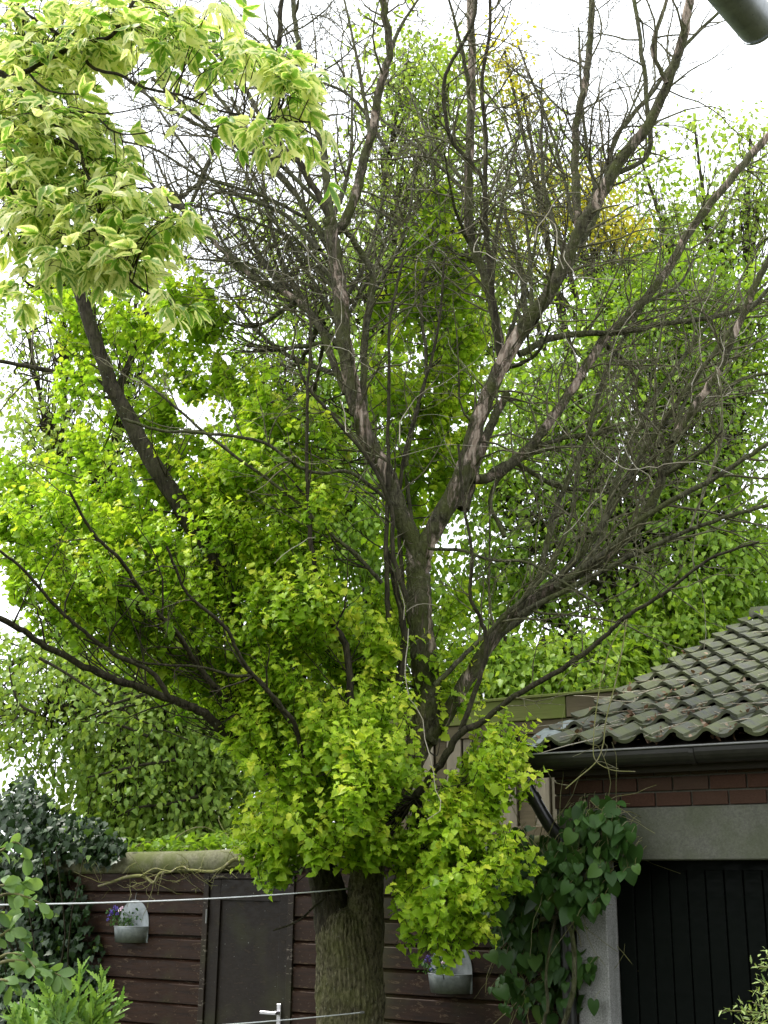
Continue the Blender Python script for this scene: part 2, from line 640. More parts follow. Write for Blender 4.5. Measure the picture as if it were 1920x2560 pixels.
meL, meM, meR = board_mesh(dl - sl - 0.05), None, board_mesh(srt - dr - 0.05)
for i in range(14):
    z0 = dtop + 0.055 - (i + 1) * BH
    for me, x0 in ((meL, sl), (meR, dr + 0.05)):
        b = link('board', me, M['board'], wall)
        b.location = (x0, -0.002 + random.uniform(-0.003, 0.003), z0 + random.uniform(-0.003, 0.003))
        b.rotation_euler = (random.uniform(-0.012, 0.012), random.uniform(-0.0018, 0.0018), 0)
# fascia over the boards
fb = MB().box(sl, srt, -0.018, -0.002, dtop + 0.06, dtop + 0.16).build('top_board', M['board'], shed)
# door frame and door
fr = MB()
fr.box(dl - 0.05, dl, -0.05, 0.0, 0, dtop + 0.04).box(dr, dr + 0.05, -0.05, 0.0, 0, dtop + 0.04).box(dl, dr, -0.048, 0.0, dtop, dtop + 0.04)
fr.build('door_frame', M['frame_paint'], shed, bevel=0.002)
door = empty('door', (0, -0.012, 0), 0, shed)
W = dr - dl
MB().box(dl + 0.003, dl + 0.105, -0.022, 0.01, 0.02, dtop - 0.005).build('stile', M['door_paint'], door, bevel=0.002)
MB().box(dr - 0.085, dr - 0.003, -0.022, 0.01, 0.02, dtop - 0.005).build('stile', M['door_paint'], door, bevel=0.002)
MB().box(dl + 0.105, dr - 0.085, -0.0215, 0.01, dtop - 0.155, dtop - 0.005).build('rail', M['door_paint'], door, bevel=0.002)
MB().box(dl + 0.105, dr - 0.085, -0.0215, 0.01, 0.02, 0.2).build('rail', M['door_paint'], door, bevel=0.002)
MB().box(dl + 0.1, dr - 0.08, -0.004, 0.008, 0.19, dtop - 0.15).build('panel', M['door_paint'], door)
ht, hz = sw(706, 2531)
hb = MB().box(ht - 0.018, ht + 0.018, -0.034, -0.022, hz - 0.16, hz + 0.06)
hb.box(ht - 0.012, ht + 0.012, -0.075, -0.034, hz - 0.012, hz + 0.012)
hb.box(ht - 0.13, ht + 0.012, -0.083, -0.066, hz - 0.012, hz + 0.010)
hb.build('handle', M['steel'], door, bevel=0.003)
for zz in (dtop - 0.27, dtop - 1.13):
    tb = Tubes()
    tb.add([(dl - 0.004, -0.055, zz - 0.05), (dl - 0.004, -0.055, zz + 0.05)], [0.007, 0.007], 8)
    h = tb.build('hinge', M['wire'], shed)
# roof: sheet with a rounded mossy edge, rising to the right
rs = 0.022
capb = MB()
nseg = 24
pr = [(-0.02, -0.005), (-0.055, 0.0), (-0.075, 0.03), (-0.075, 0.09), (-0.06, 0.135), (-0.02, 0.158), (0.1, 0.165), (0.1, 0.15), (-0.015, 0.14), (-0.045, 0.12), (-0.058, 0.085), (-0.055, 0.035), (-0.04, 0.015), (-0.02, 0.008)]
c0 = sw(300, 2188)[1] + 0.012
x_0 = sw(300, 2188)[0]
npf = len(pr)
vs, fs = [], []
for i in range(nseg + 1):
    x = sl + (srt - sl) * i / nseg
    zz = c0 + (x - x_0) * rs
    for (y, z) in pr:
        vs.append((x, y + 0.004 * math.sin(x * 7), zz + z + 0.006 * math.sin(x * 3.1)))
for i in range(nseg):
    for j in range(npf):
        a, b = i * npf + j, i * npf + (j + 1) % npf
        fs.append((a, b, b + npf, a + npf))
fs += [tuple(range(npf)), tuple(range(nseg * npf, (nseg + 1) * npf))]
capb.poly(vs, fs)
capb.build('roof_edge', M['cap'], shed, smooth=True)
rb = MB()
vs, fs = [], []
nx = 60
for i in range(nx + 1):
    x = sl + (srt - sl) * i / nx
    for y in (0.1, 1.9):
        vs.append((x, y, c0 + (x - x_0) * rs + 0.150 + 0.018 * math.sin(i * 1.57) - 0.02))
for i in range(nx):
    fs.append((2 * i, 2 * i + 1, 2 * i + 3, 2 * i + 2))
rb.poly(vs, fs).build('roof_sheet', M['cap'], shed, smooth=True)
sb = MB().box(sl, sl + 0.08, 0.09, 1.9, 0, 2.1)
sb.box(srt - 0.08, srt, 0.09, 1.9, 0, 2.1).box(sl + 0.09, srt - 0.09, 1.82, 1.9, 0, 2.1)
sb.build('side_walls', M['timber'], shed)

# ------------------------------------------------------------------ garage
A_G = math.radians(56)
G_G = np.array([math.sin(A_G), -math.cos(A_G)])
N_G = np.array([math.cos(A_G), math.sin(A_G)])
EV = P(1308, 1887, 7.8)                       # left end of the gutter's front lip
OVER = 0.24
GO = EV[:2] + N_G * OVER                      # wall plane, at the verge
garage = empty('brick_garage', (GO[0], GO[1], 0), -(math.pi / 2 - A_G))
tag(garage, 'brick garage with mossy pantile roof, concrete lintel and black plank door', 'garage')


def gw(px, py, back=0.0):
    return on_wall(px, py, GO, G_G, back)


def garage_pt(px, py, back=0.0):
    t, z = gw(px, py, back)
    q = GO + G_G * t + N_G * back
    return np.array([q[0], q[1], z])


EZ = EV[2]                                     # gutter lip height
LX = 4.6
wx0 = gw(1388, 2000)[0]
pil0, pil1 = gw(1448, 2450)[0], gw(1527, 2450)[0]
lz0, lz1 = gw(1750, 2150)[1], gw(1750, 2016)[1]
wallg = MB().box(wx0 + 0.005, LX, 0.008, 0.1, lz1, EZ - 0.02)
wallg.box(wx0 + 0.005, pil1 - 0.01, 0.008, 0.1, 0, lz1)
wallg = wallg.build('wall', M['mortar'], garage)
bl, bh, bj = 0.212, 0.078, 0.011
bme = MB().box(0, bl, -0.008, 0.03, 0, bh).mesh('brick', bevel=0.003)
hme = MB().box(0, bl / 2 - 0.005, -0.008, 0.03, 0, bh).mesh('brick', bevel=0.003)
nc = 0
z = EZ - 0.06
while z > lz1 + 0.02:
    z -= bh + bj
zb = lz1 + 0.008
for c in range(4):
    x = wx0 + (0 if c % 2 == 0 else bl / 2 + 0.006)
    if c % 2:
        b = link('brick', hme, M['brick'], wallg)
        b.location = (wx0, 0, zb + c * (bh + bj))
    while x < 2.6:
        b = link('brick', bme, M['brick'], wallg)
        b.location = (x, random.uniform(-0.002, 0.002), zb + c * (bh + bj))
        x += bl + bj
zz = lz1 - 0.003
c = 0
while zz > 1.3:                                # bricks left of the lintel and pillar, seen between the leaves
    zz -= bh + bj
    x = wx0 - (bl / 2 if c % 2 else 0)
    x = max(x, wx0)
    while x + bl < pil0 + 0.02:
        b = link('brick', bme, M['brick'], wallg)
        b.location = (x, 0, zz)
        x += bl + bj
    c += 1
MB().box(pil0 + 0.02, LX, -0.03, 0.14, lz0, lz1).build('lintel', M['concrete'], garage, bevel=0.006)
MB().box(pil0, pil1, -0.024, 0.16, 0, lz0 - 0.002).build('pillar', M['pillar'], garage, bevel=0.006)
gdoor = MB().box(pil1 - 0.02, LX, 0.14, 0.17, 0.03, lz0 + 0.02).build('garage_door', M['garage_paint'], garage)
pw = 0.112
plm = MB().box(0, pw - 0.008, -0.018, 0.001, 0.04, lz0 - 0.05).mesh('plank', bevel=0.003)
x = pil1 + 0.01
i = 0
while x + pw < LX:
    p_ = link('plank', plm, M['garage_paint'], gdoor)
    p_.location = (x, 0.14 + random.uniform(-0.002, 0.002), 0)
    x += pw
MB().box(pil1 - 0.01, LX, 0.112, 0.139, lz0 - 0.055, lz0 + 0.01).build('door_head', M['garage_paint'], garage)
gs = MB().box(wx0 + 0.01, wx0 + 0.1, 0.11, 9.0, 0, EZ - 0.02).box(wx0 + 0.11, LX, 8.9, 9.0, 0, EZ - 0.02)
gs.build('side_walls', M['mortar'], garage)
# roof slope
rr = ray(1874, 1553)
A_ = np.array([[N_G[0], -rr[0]], [N_G[1], -rr[1]]])
RD, rk = np.linalg.solve(A_, -EV[:2])
RZ_ = CAMZ + rk * rr[2]
RP = math.atan2(RZ_ - EZ, RD)
RLEN = math.hypot(RD, RZ_ - EZ)
roof = empty('roof', (0, -OVER, EZ), 0, garage)     # local x along eaves, y up the slope
roof.rotation_euler = (RP, 0, 0)
MB().box(0.03, LX, 0.06, RLEN, -0.03, -0.005).build('roof_deck', M['timber'], roof)
NCRS = 13
EXP = RLEN / NCRS
TW = 0.2


def tile_mesh():
    nx_ = 12
    ln = EXP + 0.07
    xs = np.linspace(-0.012, TW + 0.03, nx_ + 1)

    def zp(x):
        u = x / TW
        # pan on the left, roll on the right, lip over the next tile
        if u < 0.58:
            return 0.004 + 0.022 * ((u - 0.30) / 0.30) ** 2
        return 0.022 + 0.036 * math.sin(math.pi * min(1.0, (u - 0.58) / 0.52))
    v, f = [], []
    th = 0.022
    for (y, dz) in ((-0.005, 0.050), (ln, 0.002)):
        for x in xs:
            v.append((x, y, zp(x) + dz))
    for x in xs:
        v.append((x, 0.0, zp(x) + 0.050 - th))
    n = nx_ + 1
    for i in range(nx_):
        f.append((i, i + 1, n + i + 1, n + i))
        f.append((i + 1, i, 2 * n + i, 2 * n + i + 1))
    b = len(v)
    v += [(xs[-1], ln, zp(xs[-1]) - 0.012), (xs[0], ln, zp(xs[0]) - 0.012)]
    f.append((nx_, 2 * n + nx_, b, n + nx_))
    f.append((0, n, b + 1, 2 * n))
    return MB().poly(v, f).mesh('roof_tile', smooth=True)


tme = tile_mesh()
try:
    tme.set_sharp_from_angle(angle=math.radians(50))
except Exception:
    pass
NCOL = 17
for r_ in range(NCRS):
    for c_ in range(NCOL):
        t_ = link('roof_tile', tme, M['tile'], roof)
        t_.location = (0.02 + c_ * TW + random.uniform(-0.004, 0.004), r_ * EXP + random.uniform(-0.012, 0.012), random.uniform(-0.002, 0.004))
        t_.rotation_euler = (random.uniform(-0.012, 0.02), random.uniform(-0.03, 0.03), random.uniform(-0.03, 0.03))
rt = Tubes()
ridge_me = None
v, f = [], []
for i in range(9):
    a = math.pi * i / 8
    for x in (0.0, 0.4):
        rr_ = 0.125 if x == 0 else 0.11
        v.append((x, -math.cos(a) * rr_, math.sin(a) * rr_ * 0.8))
for i in range(8):
    f.append((2 * i, 2 * i + 1, 2 * i + 3, 2 * i + 2))
ridge_me = MB().poly(v, f).mesh('ridge_tile', smooth=True)
for i in range(9):
    t_ = link('ridge_tile', ridge_me, M['tile'], roof)
    t_.location = (0.02 + i * 0.37, RLEN + 0.06, 0.02 + random.uniform(0, 0.01))
# far slope
MB().poly([(0.03, RLEN, -0.02), (LX, RLEN, -0.02), (LX, RLEN + RLEN * math.cos(2 * RP), -0.03 - RLEN * math.sin(2 * RP)), (0.03, RLEN + RLEN * math.cos(2 * RP), -0.03 - RLEN * math.sin(2 * RP))], [(0, 1, 2, 3)]).build('far_slope', M['tile'], roof)
# lead strip at the low corner of the verge
v, f = [], []
for i in range(7):
    y = -0.03 + i * 0.11
    for j, x in enumerate((-0.10, -0.03, 0.05, 0.12)):
        v.append((x, y, 0.045 + 0.012 * math.sin(i * 1.9 + j) + (0.015 if j in (1, 2) else -0.02 if j == 0 else 0.0)))
for i in range(6):
    for j in range(3):
        a = i * 4 + j
        f.append((a, a + 1, a + 5, a + 4))
MB().poly(v, f).build('lead_flashing', M['lead'], roof, smooth=True)
MB().box(-0.02, 0.02, 0.0, RLEN, -0.14, 0.01).build('verge_board', M['timber'], roof)
# gutter
gp = []
for i in range(13):
    a = math.pi * (1 + i / 12)
    gp.append((-OVER + 0.065 + 0.065 * math.cos(a), EZ - 0.012 + 0.085 * math.sin(a)))
inner = [(-OVER + 0.065 + (y + OVER - 0.065) * 0.92, z + 0.004) for y, z in gp][::-1]
v, f = [], []
pro = gp + inner
g_x0 = -0.06
MB().extrude_x([(gp[0][0] - 0.006, gp[0][1] + 0.006), (gp[0][0] + 0.004, gp[0][1] + 0.008)] [::-1] + gp + inner, g_x0, LX).build('gutter', M['gutter'], garage, smooth=False)
tb = Tubes()
tb.add([(g_x0, gp[0][0] - 0.004, gp[0][1] + 0.012), (LX, gp[0][0] - 0.004, gp[0][1] + 0.012)], [0.006, 0.006], 8)  # pale tube along the lip, its colour stands in for the bright highlight
tb.build('gutter_lip_highlight', M['wire'], garage)
MB().box(wx0 - 0.1, LX, -OVER + 0.135, -OVER + 0.16, EZ - 0.13, EZ - 0.0).build('fascia', M['timber'], garage)
MB().box(wx0 - 0.1, LX, -OVER + 0.161, -0.009, EZ - 0.03, EZ - 0.015).build('soffit', M['timber'], garage)
bt = gw(1722, 1890, -OVER)[0]
for bx_ in (bt, bt + 0.9, bt + 1.8):
    bk = [(y - 0.006 if k < 7 else y, z - 0.006) for k, (y, z) in enumerate(gp)]
    MB().extrude_x(bk + [(y, z) for y, z in gp][::-1], bx_, bx_ + 0.028).build('gutter_bracket', M['gutter'], garage)
# downpipe with a swan neck
dpp = [(1316, 1915), (1317, 1960), (1334, 1995), (1372, 2060), (1400, 2100)]
loc = []
for k, (px, py) in enumerate(dpp):
    bk_ = [-OVER + 0.065, -OVER + 0.065, -OVER + 0.09, -0.10, -0.065][k]
    t_, z_ = gw(px, py, bk_)
    loc.append((t_, bk_, z_))
loc.append((loc[-1][0] + 0.02, -0.062, loc[-1][2] - 0.12))
loc.append((loc[-1][0] + 0.02, -0.062, 0.0))
tb = Tubes()
cpts = catmull(loc, 6)
tb.add(cpts, [0.04] * len(cpts), 14)
dpipe = tb.build('downpipe', M['pipe'], garage)
tb = Tubes()
for (q0, q1) in ((cpts[2], cpts[6]), (cpts[11], cpts[13])):
    tb.add([q0, (q0 + q1) / 2, q1], [0.046, 0.046, 0.046], 14)
tb.build('pipe_socket', M['pipe'], dpipe)

# ------------------------------------------------------------------ fence behind
A_F = math.radians(55)
FO = P(1170, 1790, 11.0)
G_F = np.array([math.sin(A_F), -math.cos(A_F)])
fence = empty('plank_fence', (FO[0], FO[1], 0), -(math.pi / 2 - A_F))
tag(fence, 'tall weathered plank fence with green top boards behind the shed', 'fence')


def fw(px, py, back=0.0):
    return on_wall(px, py, FO, G_F, back)


ft0, ft1 = fw(1180, 1761)[1], fw(1180, 1813)[1]
ft2 = fw(1300, 1838)[1]
f_l, f_r = -1.2, 1.45
sp = fw(1420, 1780)[0]
MB().box(f_l, sp - 0.004, -0.045, -0.015, ft1, ft0).build('plank', M['fence_green'], fence, bevel=0.003)
MB().box(sp + 0.004, f_r, -0.04, -0.01, ft1 + 0.004, ft0 - 0.003).build('plank', M['fence_brown'], fence, bevel=0.003)
MB().box(f_l, f_r, -0.06, 0.03, ft0 + 0.002, ft0 + 0.025).build('cap_rail', M['fence_green'], fence, bevel=0.003)
MB().box(f_l, f_r, -0.028, -0.004, ft2, ft1 - 0.006).build('plank', M['fence_brown'], fence, bevel=0.003)
zr = fw(1250, 2068)[1]
MB().box(f_l, f_r, -0.03, 0.03, zr - 0.09, zr).build('rail', M['fence_brown'], fence, bevel=0.003)
x = f_l
k = 0
while x < f_r - 0.1:
    w_ = random.uniform(0.11, 0.15)
    MB().box(x, x + w_, -0.002 - (k % 2) * 0.02, 0.018 - (k % 2) * 0.02, 0.02, ft2 - 0.004).build('picket', M['fence_grey'] if k % 3 else M['fence_brown'], fence, bevel=0.003)
    x += w_ + random.uniform(0.004, 0.02)
    k += 1
MB().box(f_l, f_l + 0.09, 0.035, 0.12, 0, ft0).box(f_r - 0.1, f_r - 0.01, 0.035, 0.12, 0, ft0).box(f_l, f_r, 0.036, 0.05, 1.0, ft0 - 0.01).build('fence_frame', M['fence_brown'], fence)


# ------------------------------------------------------------------ leaf templates
def strip_leaf(half, mids, fold=0.12, droop=0.12, crinkle=0.0):
    """half: outline (x,y) from base to tip, x>0; returns V, tris, rim (0 at midrib, 1 at margin)"""
    mid = [(0.0, y) for y in mids]
    V, T, R = [], [], []

    def z(x, y, k=0):
        return fold * abs(x) - droop * y * y + (crinkle if k % 2 else -crinkle)
    for (x, y) in mid:
        V.append((x, y, z(x, y) + crinkle))
        R.append(0.0)
    nm = len(mid)
    for s in (1, -1):
        base = len(V)
        for k, (x, y) in enumerate(half):
            V.append((s * x, y, z(x, y, k)))
            R.append(1.0)
        i, j = 0, 0
        while i < nm - 1 or j < len(half) - 1:
            adv_mid = j >= len(half) - 1 or (i < nm - 1 and mid[i + 1][1] <= half[j + 1][1])
            if adv_mid:
                t = (i, base + j, i + 1)
                i += 1
            else:
                t = (i, base + j, base + j + 1)
                j += 1
            T.append(t if s > 0 else t[::-1])
    return np.array(V, float), np.array(T, int), np.array(R, float)


def fan_leaf(half, centre_y=0.35, cup=0.1, droop=0.15):
    out = [(x, y) for x, y in half] + [(-x, y) for x, y in half[::-1] if x > 1e-6]
    V = [(0, centre_y, 0.0)]
    R = [0.0]
    for (x, y) in out:
        V.append((x, y, cup * abs(x) - droop * y * abs(y)))
        R.append(1.0)
    n = len(out)
    T = [(0, 1 + i, 1 + (i + 1) % n) for i in range(n)]
    return np.array(V, float), np.array(T, int), np.array(R, float)


T_ELM = strip_leaf([(0.02, 0.02), (0.36, 0.10), (0.29, 0.26), (0.48, 0.40), (0.32, 0.54), (0.34, 0.72), (0.0, 1.0)], [0.0, 0.5], 0.25, 0.25, 0.05)
T_SIMPLE = strip_leaf([(0.02, 0.02), (0.32, 0.28), (0.27, 0.64), (0.0, 1.0)], [0.0, 0.5], 0.25, 0.3)
T_LANCE = strip_leaf([(0.01, 0.0), (0.15, 0.15), (0.22, 0.36), (0.19, 0.44), (0.21, 0.52), (0.13, 0.68), (0.12, 0.76), (0.04, 0.9), (0.0, 1.0)], [0.0, 0.25, 0.5, 0.75], 0.2, 0.22, 0.01)
T_OBOV = strip_leaf([(0.01, 0.0), (0.10, 0.15), (0.22, 0.4), (0.28, 0.62), (0.24, 0.82), (0.12, 0.96), (0.0, 1.0)], [0.0, 0.3, 0.6, 0.85], 0.25, 0.18)
T_IVY = fan_leaf([(0.0, 0.08), (0.20, -0.04), (0.36, 0.10), (0.56, 0.18), (0.38, 0.38), (0.40, 0.58), (0.20, 0.62), (0.0, 1.0)], 0.3, 0.12, 0.15)
T_HEART = strip_leaf([(0.0, 0.06), (0.16, -0.10), (0.34, -0.06), (0.45, 0.12), (0.45, 0.34), (0.36, 0.58), (0.18, 0.84), (0.0, 1.02)], [0.06, 0.3, 0.6, 0.85], 0.2, 0.2)
T_SERR = strip_leaf([(0.01, 0.0), (0.10, 0.12), (0.05, 0.17), (0.16, 0.32), (0.08, 0.36), (0.16, 0.52), (0.07, 0.55), (0.12, 0.70), (0.05, 0.73), (0.06, 0.86), (0.0, 1.0)], [0.0, 0.35, 0.7], 0.25, 0.1)


class Leaves:
    def __init__(self):
        self.p, self.d, self.n, self.s, self.t, self.c = [], [], [], [], [], []

    def add(self, p, d, n, s, t):
        p = np.atleast_2d(p)
        self.p.append(p)
        self.d.append(np.broadcast_to(np.atleast_2d(d), p.shape))
        self.n.append(np.broadcast_to(np.atleast_2d(n), p.shape))
        self.s.append(np.broadcast_to(np.atleast_1d(s), (len(p),)))
        self.t.append(np.broadcast_to(np.atleast_1d(t), (len(p),)))

    def arrays(self):
        p, d, n = (np.concatenate(a) for a in (self.p, self.d, self.n))
        s, t = np.concatenate(self.s), np.clip(np.concatenate(self.t), 0, 1)
        d = nrm(d)
        n = nrm(n - d * (n * d).sum(1)[:, None])
        x = np.cross(d, n)
        return p, d, n, x, s, t

    def build(self, tmpl, mat, parent, name='foliage', parts=0, part_name='leaf', front=None, smooth=True):
        """front: function giving a score per leaf, the highest become parts of their own"""
        V, T, R = tmpl
        p, d, n, x, s, t = self.arrays()
        N = len(p)
        zc = RNG.uniform(0.5, 1.6, N)
        zd = RNG.uniform(-0.12, 0.16, N)
        xw = RNG.uniform(0.85, 1.15, N)
        idx = np.arange(N)
        if parts:
            sc = front(p, d, n, s) if front else -p[:, 1]
            order = np.argsort(-sc)
            pid, idx = order[:parts], order[parts:]
            NV = 8
            meshes = []
            for k in range(NV):
                vz = V.copy()
                vz[:, 2] = V[:, 2] * (0.5 + k * 0.15) + 0.06 * V[:, 1] * math.sin(k * 2.3)
                vz[:, 0] *= 0.88 + 0.04 * k
                me = mesh_np(part_name, vz, T, 3, smooth, {'tint': np.full(len(V), (k + 0.5) / NV), 'rim': R})
                me.materials.append(mat)
                meshes.append(me)
            inv = parent.matrix_world.inverted() if parent else Matrix()
            for i in pid:
                me = meshes[min(NV - 1, int(t[i] * NV))]
                o = link(part_name, me, None, parent)
                m = Matrix(((x[i][0], d[i][0], n[i][0], p[i][0]), (x[i][1], d[i][1], n[i][1], p[i][1]), (x[i][2], d[i][2], n[i][2], p[i][2]), (0, 0, 0, 1)))
                o.matrix_local = PINV(parent) @ m @ Matrix.Scale(float(s[i]), 4)
        if len(idx) == 0:
            return None
        p, d, n, x, s, t = p[idx], d[idx], n[idx], x[idx], s[idx], t[idx]
        zc, zd, xw = zc[idx], zd[idx], xw[idx]
        vx = V[None, :, 0] * xw[:, None] * s[:, None]
        vy = V[None, :, 1] * s[:, None]
        vz = (V[None, :, 2] * zc[:, None] + V[None, :, 1] * V[None, :, 0] * 2 * zd[:, None]) * s[:, None]
        W_ = p[:, None, :] + vx[..., None] * x[:, None, :] + vy[..., None] * d[:, None, :] + vz[..., None] * n[:, None, :]
        if parent is not None:
            W_ = W_ - np.array(parent.location)[None, None, :]
        nv = len(V)
        F_ = (T[None] + (np.arange(len(p)) * nv)[:, None, None]).reshape(-1, 3)
        me = mesh_np(name, W_.reshape(-1, 3), F_, 3, smooth, {'tint': np.repeat(t, nv), 'rim': np.tile(R, len(p))})
        o = link(name, me, mat, parent)
        o['kind'] = 'stuff'
        return o


def PINV(parent):
    return Matrix.Translation(-Vector(parent.location)) if parent is not None else Matrix()


def rand_dirs(n):
    return nrm(RNG.normal(size=(n, 3)))


UP = np.array([0, 0, 1.0])


def shift_children(root):
    """mesh coordinates were written in world space: move them under the root's origin"""
    pass


def tube_part(name, pts, rad, sides, mat, root):
    tb = Tubes()
    tb.add(np.asarray(pts) - np.array(root.location)[None], rad, sides)
    return tb.build(name, mat, root)


class TreeTubes(Tubes):
    def __init__(self, root):
        super().__init__()
        self.o = np.array(root.location)

    def add(self, pts, rad, sides=4, cap=True):
        return super().add(np.asarray(pts) - self.o[None], rad, sides)


def limb_pts(data, Ys, r0, r1, per=5, wob=0.5):
    """data: [(Fx,Fy)] ; Ys (start,end) world depth; radii in F px at start and end"""
    n = len(data)
    L = [0.0]
    for i in range(1, n):
        L.append(L[-1] + math.hypot(data[i][0] - data[i - 1][0], data[i][1] - data[i - 1][1]))
    pts, rd = [], []
    for (x, y), l in zip(data, L):
        u = l / L[-1]
        Y = Ys[0] + (Ys[1] - Ys[0]) * u
        pts.append(Fp(x, y, Y))
    c = catmull(pts, per)
    m = len(c)
    u = np.linspace(0, 1, m)
    Yc = c[:, 1]
    rad = np.array([frad(r0 + (r1 - r0) * (a ** 0.85), Y) for a, Y in zip(u, Yc)])
    rad *= 1 + 0.03 * np.sin(u * 23 + r0) + 0.02 * np.sin(u * 51)
    c[1:-1] += RNG.normal(size=(m - 2, 3)) * (np.minimum(0.0035, rad[1:-1, None] * 0.18) * wob)
    return c, rad


def walk(p, d, L, steps, wob, up=0.0):
    pts = [p]
    st = L / steps
    for _ in range(steps):
        d = d + RNG.normal(size=3) * wob
        d[2] += up
        d = d / math.sqrt(d @ d)
        p = p + d * st
        pts.append(p)
    return np.array(pts), d


def grow(tb, c, rad, n, Lr, level, f0=0.15, up=0.03, wob=0.2, rmax=0.012, ends=None, spread=(0.5, 1.1), n2=5):
    m = len(c)
    for _ in range(n):
        u = f0 + (1 - f0) * RNG.random()
        i = min(m - 2, int(u * (m - 1)))
        t = c[i + 1] - c[i]
        t = t / (math.sqrt(t @ t) + 1e-9)
        q = RNG.normal(size=3)
        q = q - t * (q @ t)
        q = q / (math.sqrt(q @ q) + 1e-9)
        a = RNG.uniform(*spread)
        d = t * math.cos(a) + q * math.sin(a)
        L = RNG.uniform(*Lr) * (1 - 0.35 * u)
        steps = 8 if L > 0.5 else 5
        pts, _d = walk(c[i], d, L, steps, wob, up)
        r0 = min(rmax, max(0.0022, rad[i] * 0.55))
        rr_ = np.linspace(r0, max(0.0016, r0 * 0.3), steps + 1)
        tb.add(pts, rr_, 4 if r0 > 0.005 else 3)
        if ends is not None:
            ends.append((pts[-1], _d))
            ends.append((pts[len(pts) // 2], _d))
        if level > 1:
            grow(tb, pts, rr_, max(1, int(RNG.poisson(n2 * L / 0.7))), (Lr[0] * 0.4, Lr[1] * 0.5), level - 1, 0.2, up, wob * 1.2, rmax * 0.5, ends, spread, n2)


# ------------------------------------------------------------------ the half dead golden elm
TY = 8.0
tb0 = Fp(760, 2212, TY)
elm = empty('elm_tree', (tb0[0], TY, 0))
tag(elm, 'large half dead tree with bare crown and golden green leaves sprouting round its trunk', 'tree')


def bark_tube(name, ctrl, root, sides=120, rings_per=40, ridge=0.011, kk=20, mat='trunk', closed_top=True):
    """ctrl: [(point, radius)] bottom to top, ridged bark modelled in the mesh"""
    pts = catmull([p for p, r in ctrl], rings_per)
    rads = catmull([np.array([r, 0, 0]) for p, r in ctrl], rings_per)[:, 0]
    n = len(pts)
    V = np.empty((n, sides, 3))
    for i in range(n):
        for j in range(sides):
            th = 2 * math.pi * j / sides
            z = pts[i][2]
            w = mnoise.noise((math.cos(th) * 1.6, math.sin(th) * 1.6, z * 1.6)) * 1.3
            w2 = mnoise.noise((math.cos(th) * 5 + 9, math.sin(th) * 5, z * 9))
            a = math.sin(kk * th * 0.5 + w * 2.2 + w2 * 1.3)
            brk = mnoise.noise((math.cos(th) * 9, math.sin(th) * 9 + 4, z * 26))
            h = (abs(a) ** 0.6) * (0.75 + 0.75 * brk)
            lump = mnoise.noise((math.cos(th) * 1.2 + 3, math.sin(th) * 1.2, z * 1.7)) * 0.09
            R_ = rads[i] * (1 + lump) + ridge * (h - 0.6)
            V[i, j] = pts[i] + np.array([math.cos(th) * R_, math.sin(th) * R_, 0])
    i = np.arange(n - 1)[:, None] * sides
    j = np.arange(sides)[None, :]
    k = (j + 1) % sides
    F_ = np.stack([i + j, i + k, i + k + sides, i + j + sides], -1).reshape(-1, 4)
    me = mesh_np(name, V.reshape(-1, 3) - np.array(root.location), F_, 4)
    return link(name, me, M[mat], root)


def gz(p, z):
    return np.array([p[0], p[1], z])


bark_tube('trunk', [(gz(tb0, -0.05), frad(98, TY)), (gz(tb0, 0.25), frad(80, TY)), (gz(tb0, 0.55), frad(70, TY)), (Fp(757, 2212, TY), frad(67, TY)), (Fp(758, 2150, TY), frad(70, TY)),
                    (Fp(757, 2080, TY), frad(66, TY)), (Fp(753, 2020, TY), frad(64, TY)), (Fp(751, 1975, TY), frad(52, TY)), (Fp(750, 1955, TY), frad(20, TY))], elm, 200, 26, 0.016, 46)
bark_tube('stem', [(Fp(742, 2070, TY), frad(44, TY)), (Fp(727, 2010, TY), frad(43, TY)), (Fp(714, 1950, TY), frad(38, TY)), (Fp(700, 1890, TY + .05), frad(36, TY)), (Fp(672, 1820, TY + .1), frad(33, TY)), (Fp(640, 1760, TY + .15), frad(31, TY)), (Fp(605, 1690, TY + .2), frad(29, TY))], elm, 90, 14, 0.009, 16, 'live')
bark_tube('stem', [(Fp(778, 2090, TY - .03), frad(46, TY)), (Fp(786, 2020, TY - .03), frad(43, TY)), (Fp(789, 1950, TY - .03), frad(38, TY)), (Fp(793, 1890, TY), frad(36, TY)), (Fp(812, 1800, TY), frad(34, TY)), (Fp(862, 1690, TY), frad(32, TY)), (Fp(912, 1590, TY), frad(30, TY)), (Fp(922, 1520, TY), frad(28, TY))], elm, 90, 14, 0.009, 16, 'trunk')

LIMBS = []     # (points, radii, kind)


def limb(data, Ys, r0, r1, mat, kind, per=5, sides=10, name='limb', wob=1.0):
    c, rad = limb_pts(data, Ys, r0, r1, per, wob)
    tube_part(name, c, rad, sides, M[mat], elm)
    LIMBS.append((c, rad, kind))
    return c, rad


# dark living leader leaning left
limb([(612, 1705), (560, 1570), (530, 1470), (485, 1280), (400, 1110), (330, 1000), (285, 915), (245, 840), (215, 760), (185, 670), (165, 610), (140, 540)], (8.2, 8.2), 27, 13, 'live', 'live', 6, 14)
limb([(250, 850), (295, 740), (350, 560), (360, 470), (400, 420), (440, 380), (470, 280)], (8.8, 9.1), 9, 4, 'live', 'dead')
limb([(260, 870), (200, 820), (100, 800), (0, 780), (-120, 770)], (8.6, 8.4), 8, 4, 'live', 'dead')
limb([(240, 860), (170, 850), (110, 825), (40, 805)], (8.7, 8.9), 4, 2, 'live', 'dead')
